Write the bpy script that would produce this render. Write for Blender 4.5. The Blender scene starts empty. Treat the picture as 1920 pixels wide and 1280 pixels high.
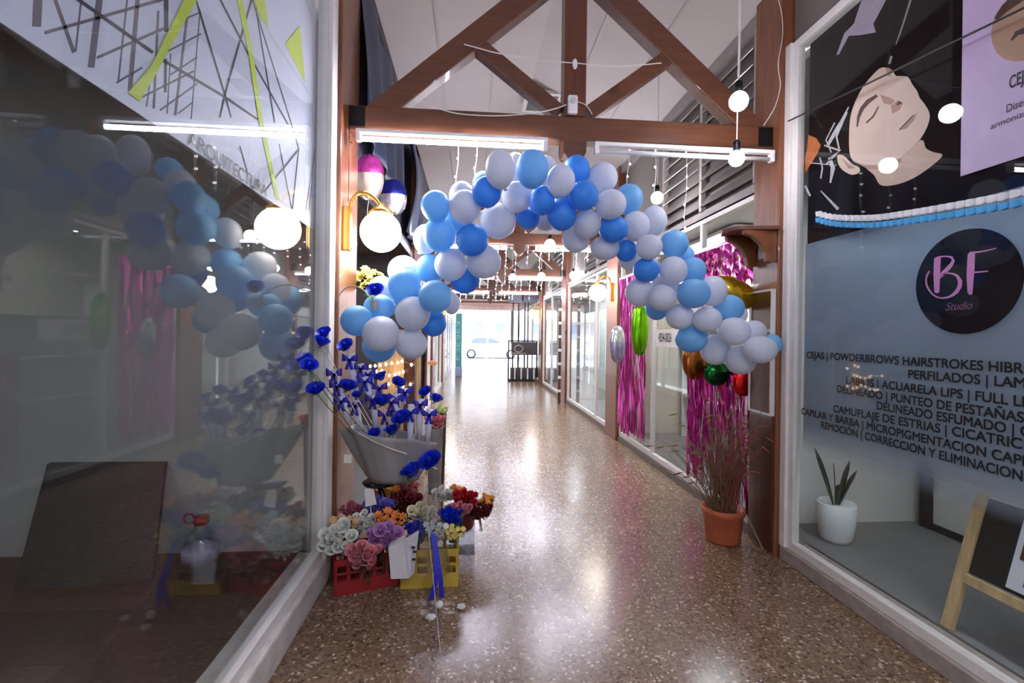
import bpy, math, random
from mathutils import Vector, Matrix
random.seed(7)
SC = bpy.context.scene
COL = SC.collection

# ------------------------------------------------------------------ camera, world, exposure
FPX, CU, CV, CAMZ = 900.0, 960.0, 628.0, 1.5
TH = math.atan(76 / 900.0)          # the camera is turned a little to the right of the corridor
RO = 0.0137                         # and held slightly crooked
_R = Vector((math.cos(TH), -math.sin(TH), 0)); _F = Vector((math.sin(TH), math.cos(TH), 0)); _Z = Vector((0, 0, 1))
EU = _R * math.cos(RO) + _Z * math.sin(RO)
EV = -_Z * math.cos(RO) + _R * math.sin(RO)
CAM = Vector((0, 0, CAMZ))
cd = bpy.data.cameras.new('camera'); cam = bpy.data.objects.new('camera', cd); COL.objects.link(cam)
cd.sensor_width = 36; cd.lens = 36 * FPX / 1920; cd.shift_y = -12 / 1920; cd.clip_start = 0.05; cd.clip_end = 300
_m = Matrix((EU, -EV, -_F)).transposed().to_4x4(); _m.translation = CAM
cam.matrix_world = _m
SC.camera = cam
SC.view_settings.view_transform = 'Standard'; SC.view_settings.look = 'None'
SC.view_settings.exposure = 1.55; SC.view_settings.gamma = 1.0; SC.view_settings.use_curve_mapping = False
SC.cycles.max_bounces = 10; SC.cycles.diffuse_bounces = 4; SC.cycles.glossy_bounces = 5
SC.cycles.transparent_max_bounces = 24; SC.cycles.sample_clamp_indirect = 4.0
SC.cycles.caustics_reflective = False; SC.cycles.caustics_refractive = False
SC.cycles.use_denoising = True
W = bpy.data.worlds.new('world'); SC.world = W; W.use_nodes = True
_bg = W.node_tree.nodes['Background']; _bg.inputs[0].default_value = (0.85, 0.92, 1.0, 1); _bg.inputs[1].default_value = 1.45
sun_d = bpy.data.lights.new('sun', 'SUN'); sun_d.energy = 2.0; sun_d.angle = 0.02
sun = bpy.data.objects.new('sun', sun_d); COL.objects.link(sun); sun.rotation_euler = (math.radians(42), math.radians(14), 0); sun.location = (0, 30, 20)
TUBE_L, GLOBE_L, BULB_L, LED_L = 62.0, 17.0, 28.0, 3.0

# ------------------------------------------------------------------ where a viewing ray meets a real plane
def ray(u, v): return _F + EU * ((u - CU) / FPX) + EV * ((v - CV) / FPX)
def onx(u, v, x): d = ray(u, v); return CAM + d * (x / d.x)
def ony(u, v, y): d = ray(u, v); return CAM + d * (y / d.y)
def onz(u, v, z): d = ray(u, v); return CAM + d * ((z - CAMZ) / d.z)
def dep(p): return (Vector(p) - CAM).dot(_F)
V = Vector

# ------------------------------------------------------------------ materials
MATS = {}
def _new(name):
    m = bpy.data.materials.new(name); m.use_nodes = True; nt = m.node_tree
    return m, nt, nt.nodes['Principled BSDF'], nt.nodes['Material Output']
def lin(c):
    return tuple(((x / 255) / 12.92 if x <= 10 else (((x / 255) + .055) / 1.055) ** 2.4) for x in c)
def pm(name, rgb, rough=.5, metal=0, var=.12, scale=8, coat=0, trans=0, bump=0, stretch=None, spec=.5, emit=0, sub=0, alpha=1):
    if name in MATS: return MATS[name]
    m, nt, b, out = _new(name); c = lin(rgb)
    b.inputs['Roughness'].default_value = rough; b.inputs['Metallic'].default_value = metal
    b.inputs['Coat Weight'].default_value = coat; b.inputs['Transmission Weight'].default_value = trans
    b.inputs['Specular IOR Level'].default_value = spec; b.inputs['Alpha'].default_value = alpha
    if sub:
        b.inputs['Subsurface Weight'].default_value = sub; b.inputs['Subsurface Radius'].default_value = (.05, .05, .05)
    tc = nt.nodes.new('ShaderNodeTexCoord'); mp = nt.nodes.new('ShaderNodeMapping'); nz = nt.nodes.new('ShaderNodeTexNoise')
    mp.inputs['Scale'].default_value = stretch or (1, 1, 1)
    nz.inputs['Scale'].default_value = scale; nz.inputs['Detail'].default_value = 5
    nt.links.new(tc.outputs['Object'], mp.inputs[0]); nt.links.new(mp.outputs[0], nz.inputs['Vector'])
    r = nt.nodes.new('ShaderNodeValToRGB')
    r.color_ramp.elements[0].position = .3; r.color_ramp.elements[1].position = .72
    r.color_ramp.elements[0].color = tuple(x * (1 - var) for x in c) + (1,)
    r.color_ramp.elements[1].color = tuple(min(1, x * (1 + var)) for x in c) + (1,)
    nt.links.new(nz.outputs['Fac'], r.inputs[0]); nt.links.new(r.outputs[0], b.inputs['Base Color'])
    if bump:
        bp = nt.nodes.new('ShaderNodeBump'); bp.inputs['Strength'].default_value = bump; bp.inputs['Distance'].default_value = .01
        nt.links.new(nz.outputs['Fac'], bp.inputs['Height']); nt.links.new(bp.outputs[0], b.inputs['Normal'])
    if emit:
        nt.links.new(r.outputs[0], b.inputs['Emission Color']); b.inputs['Emission Strength'].default_value = emit
    MATS[name] = m; return m
def wood(name, rgb, dark, axis=(1, 1, 12), rough=.38, coat=.15):
    if name in MATS: return MATS[name]
    m = pm(name, rgb, rough=rough, var=.25, scale=3.2, stretch=axis, coat=coat, bump=.08)
    nt = m.node_tree; b = nt.nodes['Principled BSDF']
    tc = nt.nodes['Texture Coordinate']; vo = nt.nodes.new('ShaderNodeTexVoronoi'); vo.inputs['Scale'].default_value = 2.3
    nt.links.new(tc.outputs['Object'], vo.inputs['Vector'])
    r = nt.nodes.new('ShaderNodeValToRGB'); r.color_ramp.elements[0].position = .05; r.color_ramp.elements[1].position = .16
    r.color_ramp.elements[0].color = (1, 1, 1, 1); r.color_ramp.elements[1].color = (0, 0, 0, 1)
    nt.links.new(vo.outputs['Distance'], r.inputs[0])
    mx = nt.nodes.new('ShaderNodeMix'); mx.data_type = 'RGBA'
    old = b.inputs['Base Color'].links[0].from_socket
    nt.links.new(r.outputs[0], mx.inputs[0]); nt.links.new(old, mx.inputs[6]); mx.inputs[7].default_value = lin(dark) + (1,)
    nt.links.new(mx.outputs[2], b.inputs['Base Color'])
    return m
def emit(name, rgb, s):
    if name in MATS: return MATS[name]
    m, nt, b, out = _new(name); e = nt.nodes.new('ShaderNodeEmission'); e.inputs[0].default_value = lin(rgb) + (1,); e.inputs[1].default_value = s
    nt.links.new(e.outputs[0], out.inputs[0]); MATS[name] = m; return m
def glass(name, tint=(.93, .95, .95), base=.045, power=4.2, gain=.9):
    if name in MATS: return MATS[name]
    m, nt, b, out = _new(name)
    lw = nt.nodes.new('ShaderNodeLayerWeight'); lw.inputs[0].default_value = .5
    p = nt.nodes.new('ShaderNodeMath'); p.operation = 'POWER'; p.inputs[1].default_value = power
    a = nt.nodes.new('ShaderNodeMath'); a.operation = 'MULTIPLY_ADD'; a.inputs[1].default_value = gain; a.inputs[2].default_value = base; a.use_clamp = True
    t = nt.nodes.new('ShaderNodeBsdfTransparent'); t.inputs[0].default_value = tint + (1,)
    g = nt.nodes.new('ShaderNodeBsdfGlossy'); g.inputs['Roughness'].default_value = 0.0; g.inputs[0].default_value = (1, 1, 1, 1)
    mx = nt.nodes.new('ShaderNodeMixShader')
    nt.links.new(lw.outputs['Facing'], p.inputs[0]); nt.links.new(p.outputs[0], a.inputs[0]); nt.links.new(a.outputs[0], mx.inputs[0])
    nt.links.new(t.outputs[0], mx.inputs[1]); nt.links.new(g.outputs[0], mx.inputs[2]); nt.links.new(mx.outputs[0], out.inputs[0])
    MATS[name] = m; return m
def film(name, rgb, op, fade=None):
    """a translucent film; op = how much of it is opaque; fade=(z0,z1) thins the frosting out towards its lower edge"""
    if name in MATS: return MATS[name]
    m, nt, b, out = _new(name); b.inputs['Base Color'].default_value = lin(rgb) + (1,); b.inputs['Roughness'].default_value = .6
    tl = nt.nodes.new('ShaderNodeBsdfTranslucent'); tl.inputs[0].default_value = lin(rgb) + (1,)
    m1 = nt.nodes.new('ShaderNodeMixShader'); m1.inputs[0].default_value = .5
    t = nt.nodes.new('ShaderNodeBsdfTransparent'); mx = nt.nodes.new('ShaderNodeMixShader'); mx.inputs[0].default_value = op
    nt.links.new(b.outputs[0], m1.inputs[1]); nt.links.new(tl.outputs[0], m1.inputs[2])
    nt.links.new(t.outputs[0], mx.inputs[1]); nt.links.new(m1.outputs[0], mx.inputs[2]); nt.links.new(mx.outputs[0], out.inputs[0])
    if fade:
        ge = nt.nodes.new('ShaderNodeNewGeometry'); sp = nt.nodes.new('ShaderNodeSeparateXYZ'); mr = nt.nodes.new('ShaderNodeMapRange')
        mr.inputs[1].default_value = fade[0]; mr.inputs[2].default_value = fade[1]; mr.inputs[3].default_value = 0; mr.inputs[4].default_value = op
        nt.links.new(ge.outputs['Position'], sp.inputs[0]); nt.links.new(sp.outputs[2], mr.inputs[0]); nt.links.new(mr.outputs[0], mx.inputs[0])
    MATS[name] = m; return m
def latex(name, rgb):
    if name in MATS: return MATS[name]
    m, nt, b, out = _new(name); c = lin(rgb)
    b.inputs['Roughness'].default_value = .38; b.inputs['Specular IOR Level'].default_value = .35
    lw = nt.nodes.new('ShaderNodeTexNoise'); lw.inputs['Scale'].default_value = 6
    r = nt.nodes.new('ShaderNodeValToRGB'); r.color_ramp.elements[0].color = tuple(x * .94 for x in c) + (1,); r.color_ramp.elements[1].color = c + (1,)
    nt.links.new(lw.outputs['Fac'], r.inputs[0]); nt.links.new(r.outputs[0], b.inputs['Base Color'])
    tl = nt.nodes.new('ShaderNodeBsdfTranslucent'); nt.links.new(r.outputs[0], tl.inputs[0])
    mx = nt.nodes.new('ShaderNodeMixShader'); mx.inputs[0].default_value = .3
    nt.links.new(b.outputs[0], mx.inputs[1]); nt.links.new(tl.outputs[0], mx.inputs[2]); nt.links.new(mx.outputs[0], out.inputs[0])
    MATS[name] = m; return m
def terrazzo():
    m, nt, b, out = _new('terrazzo'); L = nt.links.new
    tc = nt.nodes.new('ShaderNodeTexCoord')
    def vor(scale):
        v = nt.nodes.new('ShaderNodeTexVoronoi'); v.inputs['Scale'].default_value = scale; v.inputs['Randomness'].default_value = 1
        L(tc.outputs['Object'], v.inputs['Vector']); s = nt.nodes.new('ShaderNodeSeparateColor'); L(v.outputs['Color'], s.inputs[0]); return v, s
    def ramp(src, els):
        r = nt.nodes.new('ShaderNodeValToRGB'); r.color_ramp.interpolation = 'CONSTANT'
        while len(r.color_ramp.elements) < len(els): r.color_ramp.elements.new(.5)
        for e, (p, c) in zip(r.color_ramp.elements, els): e.position = p; e.color = lin(c) + (1,)
        L(src, r.inputs[0]); return r
    v1, s1 = vor(85); v2, s2 = vor(40)
    r1 = ramp(s1.outputs[0], [(0, (126, 101, 78)), (.3, (138, 113, 88)), (.55, (114, 89, 68)), (.74, (156, 132, 106)), (.88, (80, 60, 46)), (.95, (204, 188, 166))])
    r2 = ramp(s2.outputs[1], [(0, (132, 106, 82)), (.45, (120, 95, 73)), (.8, (92, 70, 54)), (.9, (182, 160, 132))])
    big = ramp(s2.outputs[0], [(0, (0, 0, 0)), (.7, (255, 255, 255))])
    lim = nt.nodes.new('ShaderNodeMath'); lim.operation = 'LESS_THAN'; lim.inputs[1].default_value = .33; L(v2.outputs['Distance'], lim.inputs[0])
    mu = nt.nodes.new('ShaderNodeMath'); mu.operation = 'MULTIPLY'; L(big.outputs[0], mu.inputs[0]); L(lim.outputs[0], mu.inputs[1])
    mx = nt.nodes.new('ShaderNodeMix'); mx.data_type = 'RGBA'; L(mu.outputs[0], mx.inputs[0]); L(r1.outputs[0], mx.inputs[6]); L(r2.outputs[0], mx.inputs[7])
    br = nt.nodes.new('ShaderNodeTexBrick'); br.offset = 0; br.inputs['Scale'].default_value = 1
    br.inputs['Brick Width'].default_value = .4; br.inputs['Row Height'].default_value = .4; br.inputs['Mortar Size'].default_value = .003
    br.inputs['Color1'].default_value = (1, 1, 1, 1); br.inputs['Color2'].default_value = (.95, .95, .95, 1); br.inputs['Mortar'].default_value = (.6, .58, .55, 1)
    L(tc.outputs['Object'], br.inputs['Vector'])
    m2 = nt.nodes.new('ShaderNodeMix'); m2.data_type = 'RGBA'; m2.blend_type = 'MULTIPLY'; m2.inputs[0].default_value = 1
    L(mx.outputs[2], m2.inputs[6]); L(br.outputs['Color'], m2.inputs[7]); L(m2.outputs[2], b.inputs['Base Color'])
    nz = nt.nodes.new('ShaderNodeTexNoise'); nz.inputs['Scale'].default_value = 2.5; L(tc.outputs['Object'], nz.inputs['Vector'])
    mr = nt.nodes.new('ShaderNodeMapRange'); mr.inputs[3].default_value = .16; mr.inputs[4].default_value = .30; L(nz.outputs['Fac'], mr.inputs[0]); L(mr.outputs[0], b.inputs['Roughness'])
    b.inputs['Specular IOR Level'].default_value = .6
    return m
def planks():
    m, nt, b, out = _new('dark_planks'); L = nt.links.new; tc = nt.nodes.new('ShaderNodeTexCoord')
    br = nt.nodes.new('ShaderNodeTexBrick'); br.inputs['Scale'].default_value = 1; br.inputs['Brick Width'].default_value = 1.3; br.inputs['Row Height'].default_value = .14
    br.inputs['Mortar Size'].default_value = .002; br.inputs['Color1'].default_value = lin((92, 64, 50)) + (1,); br.inputs['Color2'].default_value = lin((70, 48, 38)) + (1,)
    br.inputs['Mortar'].default_value = lin((40, 28, 22)) + (1,)
    L(tc.outputs['Object'], br.inputs['Vector']); L(br.outputs['Color'], b.inputs['Base Color']); b.inputs['Roughness'].default_value = .45; return m

M_FLOOR = terrazzo(); M_PLANK = planks()
M_CEIL = pm('ceiling_paint', (196, 189, 187), rough=.85, var=.04, scale=1.5)
M_WHITE = pm('white_frame_paint', (226, 222, 218), rough=.4, var=.05, scale=12)
M_CURB = pm('worn_grey_kerb', (158, 146, 138), rough=.6, var=.18, scale=14)
M_CURBD = pm('dark_grey_kerb', (110, 98, 90), rough=.5, var=.15, scale=10)
M_BEAM = wood('truss_wood', (100, 60, 40), (48, 25, 16), (1.2, 9, 9))
M_POST = wood('post_wood', (126, 76, 50), (60, 32, 20), (9, 9, 1))
M_DPANEL = wood('dark_panel_wood', (78, 42, 26), (40, 20, 12), (6, 6, 1))
M_CARVE = wood('carved_wood', (120, 70, 40), (70, 36, 20), (5, 5, 2))
M_LIGHTWOOD = wood('pale_wood', (196, 168, 124), (160, 128, 88), (8, 8, 1), rough=.55, coat=0)
M_BLACKM = pm('black_metal', (26, 24, 26), rough=.4, metal=.6)
M_BRASS = pm('brass', (190, 146, 78), rough=.28, metal=1, var=.08)
M_GREYWALL = pm('grey_wall_paint', (176, 178, 176), rough=.8, var=.05, scale=2)
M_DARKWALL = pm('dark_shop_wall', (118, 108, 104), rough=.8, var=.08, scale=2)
M_OFFW = pm('off_white_wall', (216, 214, 210), rough=.8, var=.04, scale=2)
M_BEIGE = pm('beige_shop_wall', (206, 198, 176), rough=.8, var=.05, scale=3)
M_UPPER = pm('grey_upper_panel', (120, 114, 110), rough=.35, var=.1, scale=1.2)
M_UPPERL = pm('blue_grey_upper_panel', (84, 88, 108), rough=.35, var=.15, scale=1.2)
M_CONC = pm('grey_shop_floor', (118, 118, 118), rough=.5, var=.08, scale=4)
M_GLASS = glass('shop_glass', base=.022, power=4.6, gain=.95)
M_GLASSR = glass('bright_shop_glass', base=.02, power=4.8, gain=.8)
M_WIRE = pm('white_wire', (225, 220, 215), rough=.5)
M_BWIRE = pm('black_wire', (22, 20, 22), rough=.5)
M_TUBE = emit('tube_light', (238, 236, 255), TUBE_L)
M_GLOBE = emit('globe_light', (255, 246, 232), GLOBE_L)
M_BULB = emit('bulb_light', (250, 246, 255), BULB_L)
M_LED = emit('led_light', (250, 246, 255), LED_L)
M_WARM = emit('warm_led_light', (255, 206, 160), LED_L)
M_TUBEOFF = pm('white_tube_glass', (240, 240, 240), rough=.2, var=.02)
M_PLASTICW = pm('white_plastic', (236, 234, 232), rough=.35, var=.03)
M_LATW = latex('white_latex', (232, 238, 250)); M_LATL = latex('sky_latex', (140, 206, 252)); M_LATB = latex('blue_latex', (80, 166, 250))
M_ROSEB = pm('royal_blue_petals', (20, 48, 205), rough=.5, var=.3, scale=20)
M_STEM = pm('green_stem', (86, 118, 66), rough=.5); M_LEAF = pm('green_leaf', (60, 92, 46), rough=.5, var=.3)
M_CLEAR = glass('clear_plastic', tint=(.88, .9, .93), base=.06, power=2.5, gain=.6)
M_BAG = pm('grey_wrap', (150, 148, 146), rough=.45, var=.12, scale=5)
M_INK = pm('black_vinyl', (32, 32, 36), rough=.5, var=.05)

# ------------------------------------------------------------------ geometry helpers
ORG = {}
class MB:
    def __init__(s): s.v = []; s.f = []
    def add(s, vs, fs):
        o = len(s.v); s.v += [V(p) for p in vs]; s.f += [tuple(i + o for i in f) for f in fs]; return s
    def box(s, x0, x1, y0, y1, z0, z1):
        return s.add([(x, y, z) for x in (x0, x1) for y in (y0, y1) for z in (z0, z1)],
                     [(0, 1, 3, 2), (4, 6, 7, 5), (0, 4, 5, 1), (2, 3, 7, 6), (0, 2, 6, 4), (1, 5, 7, 3)])
    def obox(s, c, ax, ay, az):
        c = V(c); ax, ay, az = V(ax), V(ay), V(az)
        return s.add([c + ax * i + ay * j + az * k for i in (-1, 1) for j in (-1, 1) for k in (-1, 1)],
                     [(0, 1, 3, 2), (4, 6, 7, 5), (0, 4, 5, 1), (2, 3, 7, 6), (0, 2, 6, 4), (1, 5, 7, 3)])
    def bar(s, p, q, w, h, up=(0, 1, 0)):
        p, q = V(p), V(q); d = (q - p); a = V(up).normalized(); b = d.cross(a).normalized()
        return s.obox((p + q) / 2, d / 2, a * w / 2, b * h / 2)
    def tube(s, pts, r, n=8, cap=True):
        pts = [V(p) for p in pts]; m = len(pts); rs = r if isinstance(r, (list, tuple)) else [r] * m
        o = len(s.v); t0 = (pts[1] - pts[0]).normalized(); a = t0.orthogonal().normalized()
        for i, p in enumerate(pts):
            t = (pts[min(i + 1, m - 1)] - pts[max(i - 1, 0)]).normalized()
            a = (a - t * a.dot(t)); a = a.normalized() if a.length > 1e-6 else t.orthogonal().normalized()
            b = t.cross(a)
            for k in range(n):
                w = 2 * math.pi * k / n; s.v.append(p + (a * math.cos(w) + b * math.sin(w)) * rs[i])
        for i in range(m - 1):
            for k in range(n):
                k2 = (k + 1) % n; s.f.append((o + i * n + k, o + i * n + k2, o + (i + 1) * n + k2, o + (i + 1) * n + k))
        if cap:
            s.f.append(tuple(o + k for k in range(n))[::-1]); s.f.append(tuple(o + (m - 1) * n + k for k in range(n)))
        return s
    def lathe(s, c, prof, n=24, axis=(0, 0, 1), sx=1, sy=1):
        c = V(c); ax = V(axis).normalized(); a = ax.orthogonal().normalized() if abs(ax.z) < .999 else V((1, 0, 0)); b = ax.cross(a); o = len(s.v)
        for r, z in prof:
            for k in range(n):
                w = 2 * math.pi * k / n; s.v.append(c + ax * z + a * (r * math.cos(w) * sx) + b * (r * math.sin(w) * sy))
        m = len(prof)
        for i in range(m - 1):
            for k in range(n):
                k2 = (k + 1) % n; s.f.append((o + i * n + k, o + i * n + k2, o + (i + 1) * n + k2, o + (i + 1) * n + k))
        if prof[0][0] > 1e-4: s.f.append(tuple(o + k for k in range(n))[::-1])
        if prof[-1][0] > 1e-4: s.f.append(tuple(o + (m - 1) * n + k for k in range(n)))
        return s
    def ell(s, c, rx, ry=None, rz=None, n=20, m=12):
        ry = ry or rx; rz = rz or rx; c = V(c); o = len(s.v)
        for i in range(m + 1):
            f = math.pi * i / m
            for k in range(n):
                w = 2 * math.pi * k / n
                s.v.append(c + V((rx * math.sin(f) * math.cos(w), ry * math.sin(f) * math.sin(w), -rz * math.cos(f))))
        for i in range(m):
            for k in range(n):
                k2 = (k + 1) % n; s.f.append((o + i * n + k, o + i * n + k2, o + (i + 1) * n + k2, o + (i + 1) * n + k))
        return s
    def prism(s, poly, t):
        poly = [V(p) for p in poly]; t = V(t); n = len(poly); o = len(s.v)
        s.v += poly + [p + t for p in poly]
        s.f.append(tuple(o + i for i in range(n))); s.f.append(tuple(o + n + i for i in range(n))[::-1])
        for i in range(n):
            j = (i + 1) % n; s.f.append((o + i, o + n + i, o + n + j, o + j))
        return s
    def grid(s, fn, nu, nv):
        o = len(s.v)
        for i in range(nu + 1):
            for j in range(nv + 1): s.v.append(V(fn(i / nu, j / nv)))
        for i in range(nu):
            for j in range(nv):
                a = o + i * (nv + 1) + j; s.f.append((a, a + 1, a + nv + 2, a + nv + 1))
        return s
    def build(s, name, mat, parent=None, smooth=False, thick=0, bevel=0, org=None):
        if parent is not None: org = ORG[parent.name]
        elif org is None:
            xs = [p.x for p in s.v]; ys = [p.y for p in s.v]; zs = [p.z for p in s.v]
            org = V(((min(xs) + max(xs)) / 2, (min(ys) + max(ys)) / 2, min(zs)))
        org = V(org)
        me = bpy.data.meshes.new(name); me.from_pydata([tuple(p - org) for p in s.v], [], s.f); me.update()
        import bmesh as _b
        bm = _b.new(); bm.from_mesh(me); _b.ops.recalc_face_normals(bm, faces=bm.faces); bm.to_mesh(me); bm.free()
        if smooth: me.polygons.foreach_set('use_smooth', [True] * len(me.polygons))
        if mat: me.materials.append(mat)
        o = bpy.data.objects.new(name, me); COL.objects.link(o)
        if parent is not None: o.parent = parent
        else: o.location = org
        ORG[o.name] = org
        if thick:
            md = o.modifiers.new('solid', 'SOLIDIFY'); md.thickness = thick; md.offset = 0
        if bevel:
            md = o.modifiers.new('bevel', 'BEVEL'); md.width = bevel; md.segments = 2; md.limit_method = 'ANGLE'
        return o
def thing(name, loc, label, cat, group=None):
    o = bpy.data.objects.new(name, None); COL.objects.link(o); o.location = loc; o.empty_display_size = .05
    ORG[o.name] = V(loc); o['label'] = label; o['category'] = cat
    if group: o['group'] = group
    return o
def tag(o, label, cat, group=None):
    o['label'] = label; o['category'] = cat
    if group: o['group'] = group
    return o
def struct(o): o['kind'] = 'structure'; return o
def copy_tree(o, loc, label, parent=None):
    c = o.copy(); COL.objects.link(c)
    if parent is None: c.location = loc; c['label'] = label; ORG[c.name] = V(loc)
    else: c.parent = parent
    for ch in o.children: copy_tree(ch, None, None, c)
    return c
def box(name, x0, x1, y0, y1, z0, z1, mat, parent=None, **k): return MB().box(x0, x1, y0, y1, z0, z1).build(name, mat, parent, **k)
def smooth_path(pts, n=6):
    pts = [V(p) for p in pts]; out = []
    for i in range(len(pts) - 1):
        p0 = pts[max(i - 1, 0)]; p1 = pts[i]; p2 = pts[i + 1]; p3 = pts[min(i + 2, len(pts) - 1)]
        for k in range(n):
            t = k / n; out.append(.5 * ((2 * p1) + (p2 - p0) * t + (2 * p0 - 5 * p1 + 4 * p2 - p3) * t * t + (3 * p1 - p0 - 3 * p2 + p3) * t ** 3))
    out.append(pts[-1]); return out

XL, XR = -0.84, 2.12
YT = 3.2                    # the first truss; the others follow every 3.75 m
BAY = 3.75
YEND = 22.0

# ------------------------------------------------------------------ the setting: floor, ceiling, walls
struct(box('floor', XL - .1, XR + .1, -3.6, YEND, -.1, 0, M_FLOOR))
def ceil_z(x): return 4.22 + (x - XL) / (.67 - XL) * .25 if x < .67 else 4.47 - (x - .67) / (XR - .67) * .5
mb = MB()
for a, b in ((XL - .1, .67), (.67, XR + .1)):
    mb.prism([(a, -3.6, ceil_z(a)), (b, -3.6, ceil_z(b)), (b, -3.6, ceil_z(b) + .08), (a, -3.6, ceil_z(a) + .08)], (0, YEND + 3.6, 0))
struct(mb.build('ceiling', M_CEIL))
mb = MB()
for x in (-.35, .2, 1.15, 1.65):
    mb.box(x - .012, x + .012, -3.5, YEND, ceil_z(x) - .012, ceil_z(x) + .02)
struct(mb.build('trim_1', M_CEIL))
struct(box('wall_back', XL - .1, XR + .1, -3.7, -3.6, 0, 4.6, M_GREYWALL))
# upper walls above the shopfronts
struct(box('wall_left', XL - .14, XL - .04, 3.5, YEND, 2.62, 4.3, M_UPPERL))
struct(box('wall_right', XR + .06, XR + .16, 3.43, YEND, 2.66, 4.1, M_UPPER))
struct(box('wall_left_near', XL - .14, XL - .04, -3.6, 3.02, 3.62, 4.3, M_DARKWALL))
struct(box('wall_right_near', XR + .06, XR + .16, -3.6, 3.12, 3.5, 4.1, M_DARKWALL))
mb = MB(); mb.box(XR + .0, XR + .06, 3.43, YEND, 3.86, 3.95); mb.box(XR + .02, XR + .06, 3.43, YEND, 2.6, 2.68)
struct(mb.build('trim_2', pm('grey_eaves_trim', (150, 142, 140), rough=.6)))
mb = MB(); mb.box(XL - .04, XL + .02, 3.5, YEND, 4.1, 4.2); mb.box(XL - .04, XL, 3.5, YEND, 2.56, 2.64)
struct(mb.build('trim_3', pm('dark_eaves_trim', (70, 66, 72), rough=.6)))

def shopfront(idx, side, y0, y1, z0, z1, mull, frame_mat, glass_mat, wd=.06, rail=.06):
    """white metal frame with one pane; mull = extra uprights"""
    if side < 0: fx0, fx1, gx = XL - .09, XL - .03, XL - .06
    else: fx0, fx1, gx = XR + .02, XR + .07, XR + .045
    mb = MB()
    mb.box(fx0, fx1, y0, y1, z0, z0 + rail); mb.box(fx0, fx1, y0, y1, z1 - rail, z1)
    for y in [y0 + wd / 2, y1 - wd / 2] + list(mull):
        mb.box(fx0, fx1, y - wd / 2, y + wd / 2, z0 + rail, z1 - rail)
    o = struct(mb.build('window_%d' % idx, frame_mat, bevel=.004))
    g = MB().box(gx - .003, gx + .003, y0 + .02, y1 - .02, z0 + .02, z1 - .02).build('glass_pane', glass_mat, o)
    return o
# near left shopfront
struct(box('baseboard_left', XL - .2, XL, -3.6, 3.04, 0, .155, pm('worn_white_sill', (206, 200, 196), rough=.6, var=.15, scale=12), bevel=.012))
shopfront(1, -1, -2.0, 3.04, .155, 3.62, [0.45], M_WHITE, M_GLASS, wd=.11, rail=.055)
struct(MB().box(XL - .03, XL + .0, 2.925, 3.035, .155, 3.62).build('trim_4', M_WHITE, bevel=.006))
# near right shopfront
struct(box('baseboard_right', XR, XR + .2, -3.6, 3.12, 0, .09, M_CURB, bevel=.006))
shopfront(2, 1, -2.0, 3.13, .09, 3.5, [], M_WHITE, M_GLASSR, wd=.11, rail=.055)
struct(MB().box(XR + .0, XR + .03, 3.07, 3.13, .09, 3.5).build('trim_5', M_WHITE, bevel=.006))
# shop interiors
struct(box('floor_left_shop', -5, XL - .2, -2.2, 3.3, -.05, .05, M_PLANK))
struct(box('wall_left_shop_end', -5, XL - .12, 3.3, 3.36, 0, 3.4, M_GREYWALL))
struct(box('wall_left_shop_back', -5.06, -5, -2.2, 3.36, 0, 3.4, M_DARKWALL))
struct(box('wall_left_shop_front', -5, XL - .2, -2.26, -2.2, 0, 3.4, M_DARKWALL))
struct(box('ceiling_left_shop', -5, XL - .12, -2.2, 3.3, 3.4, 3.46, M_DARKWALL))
struct(box('floor_right_shop', XR + .2, 5.2, -2.2, 3.45, 0, .1, M_CONC))
struct(box('wall_right_shop_end', XR + .12, 5.2, 3.45, 3.5, 0, 3.4, M_OFFW))
struct(box('wall_right_shop_back', 5.2, 5.26, -2.2, 3.5, 0, 3.4, M_OFFW))
struct(box('wall_right_shop_front', XR + .2, 5.2, -2.26, -2.2, 0, 3.4, M_OFFW))
struct(box('ceiling_right_shop', XR + .12, 5.2, -2.2, 3.45, 3.4, 3.46, M_OFFW))
# second right shop
struct(box('baseboard_right_far', XR, XR + .2, 3.43, YEND, 0, .07, M_CURBD))
shopfront(3, 1, 3.45, 6.78, .07, 2.62, [4.35, 5.55], M_WHITE, M_GLASSR, wd=.05)
shopfront(4, 1, 7.35, 10.6, .07, 2.62, [8.15], M_WHITE, M_GLASSR, wd=.07)
shopfront(5, 1, 11.3, 14.3, .07, 2.62, [12.8], M_WHITE, M_GLASSR, wd=.07)
shopfront(6, 1, 14.9, 21.9, .07, 2.62, [17, 19.5], M_WHITE, M_GLASSR, wd=.07)
struct(box('floor_gift_shop', XR + .2, 4.4, 3.5, 7.0, 0, .06, M_CONC))
struct(box('wall_gift_shop_back', 3.3, 3.36, 3.5, 7.0, .06, 2.7, M_BEIGE))
struct(box('wall_gift_shop_end', XR + .12, 4.4, 7.0, 7.06, 0, 2.7, M_BEIGE))
struct(box('ceiling_gift_shop', XR + .16, 4.4, 3.5, 7.0, 2.66, 2.72, M_OFFW))
for i, (a, b) in enumerate(((7.06, 10.7), (10.8, 14.4), (14.5, 21.9))):
    struct(box('wall_far_shop_%d' % (i + 1), 3.6, 3.66, a, b, 0, 2.7, M_OFFW))
    struct(box('floor_far_shop_%d' % (i + 1), XR + .2, 3.6, a, b, 0, .06, M_CONC))
    struct(box('ceiling_far_shop_%d' % (i + 1), XR + .16, 3.6, a, b, 2.66, 2.72, M_OFFW))
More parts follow.
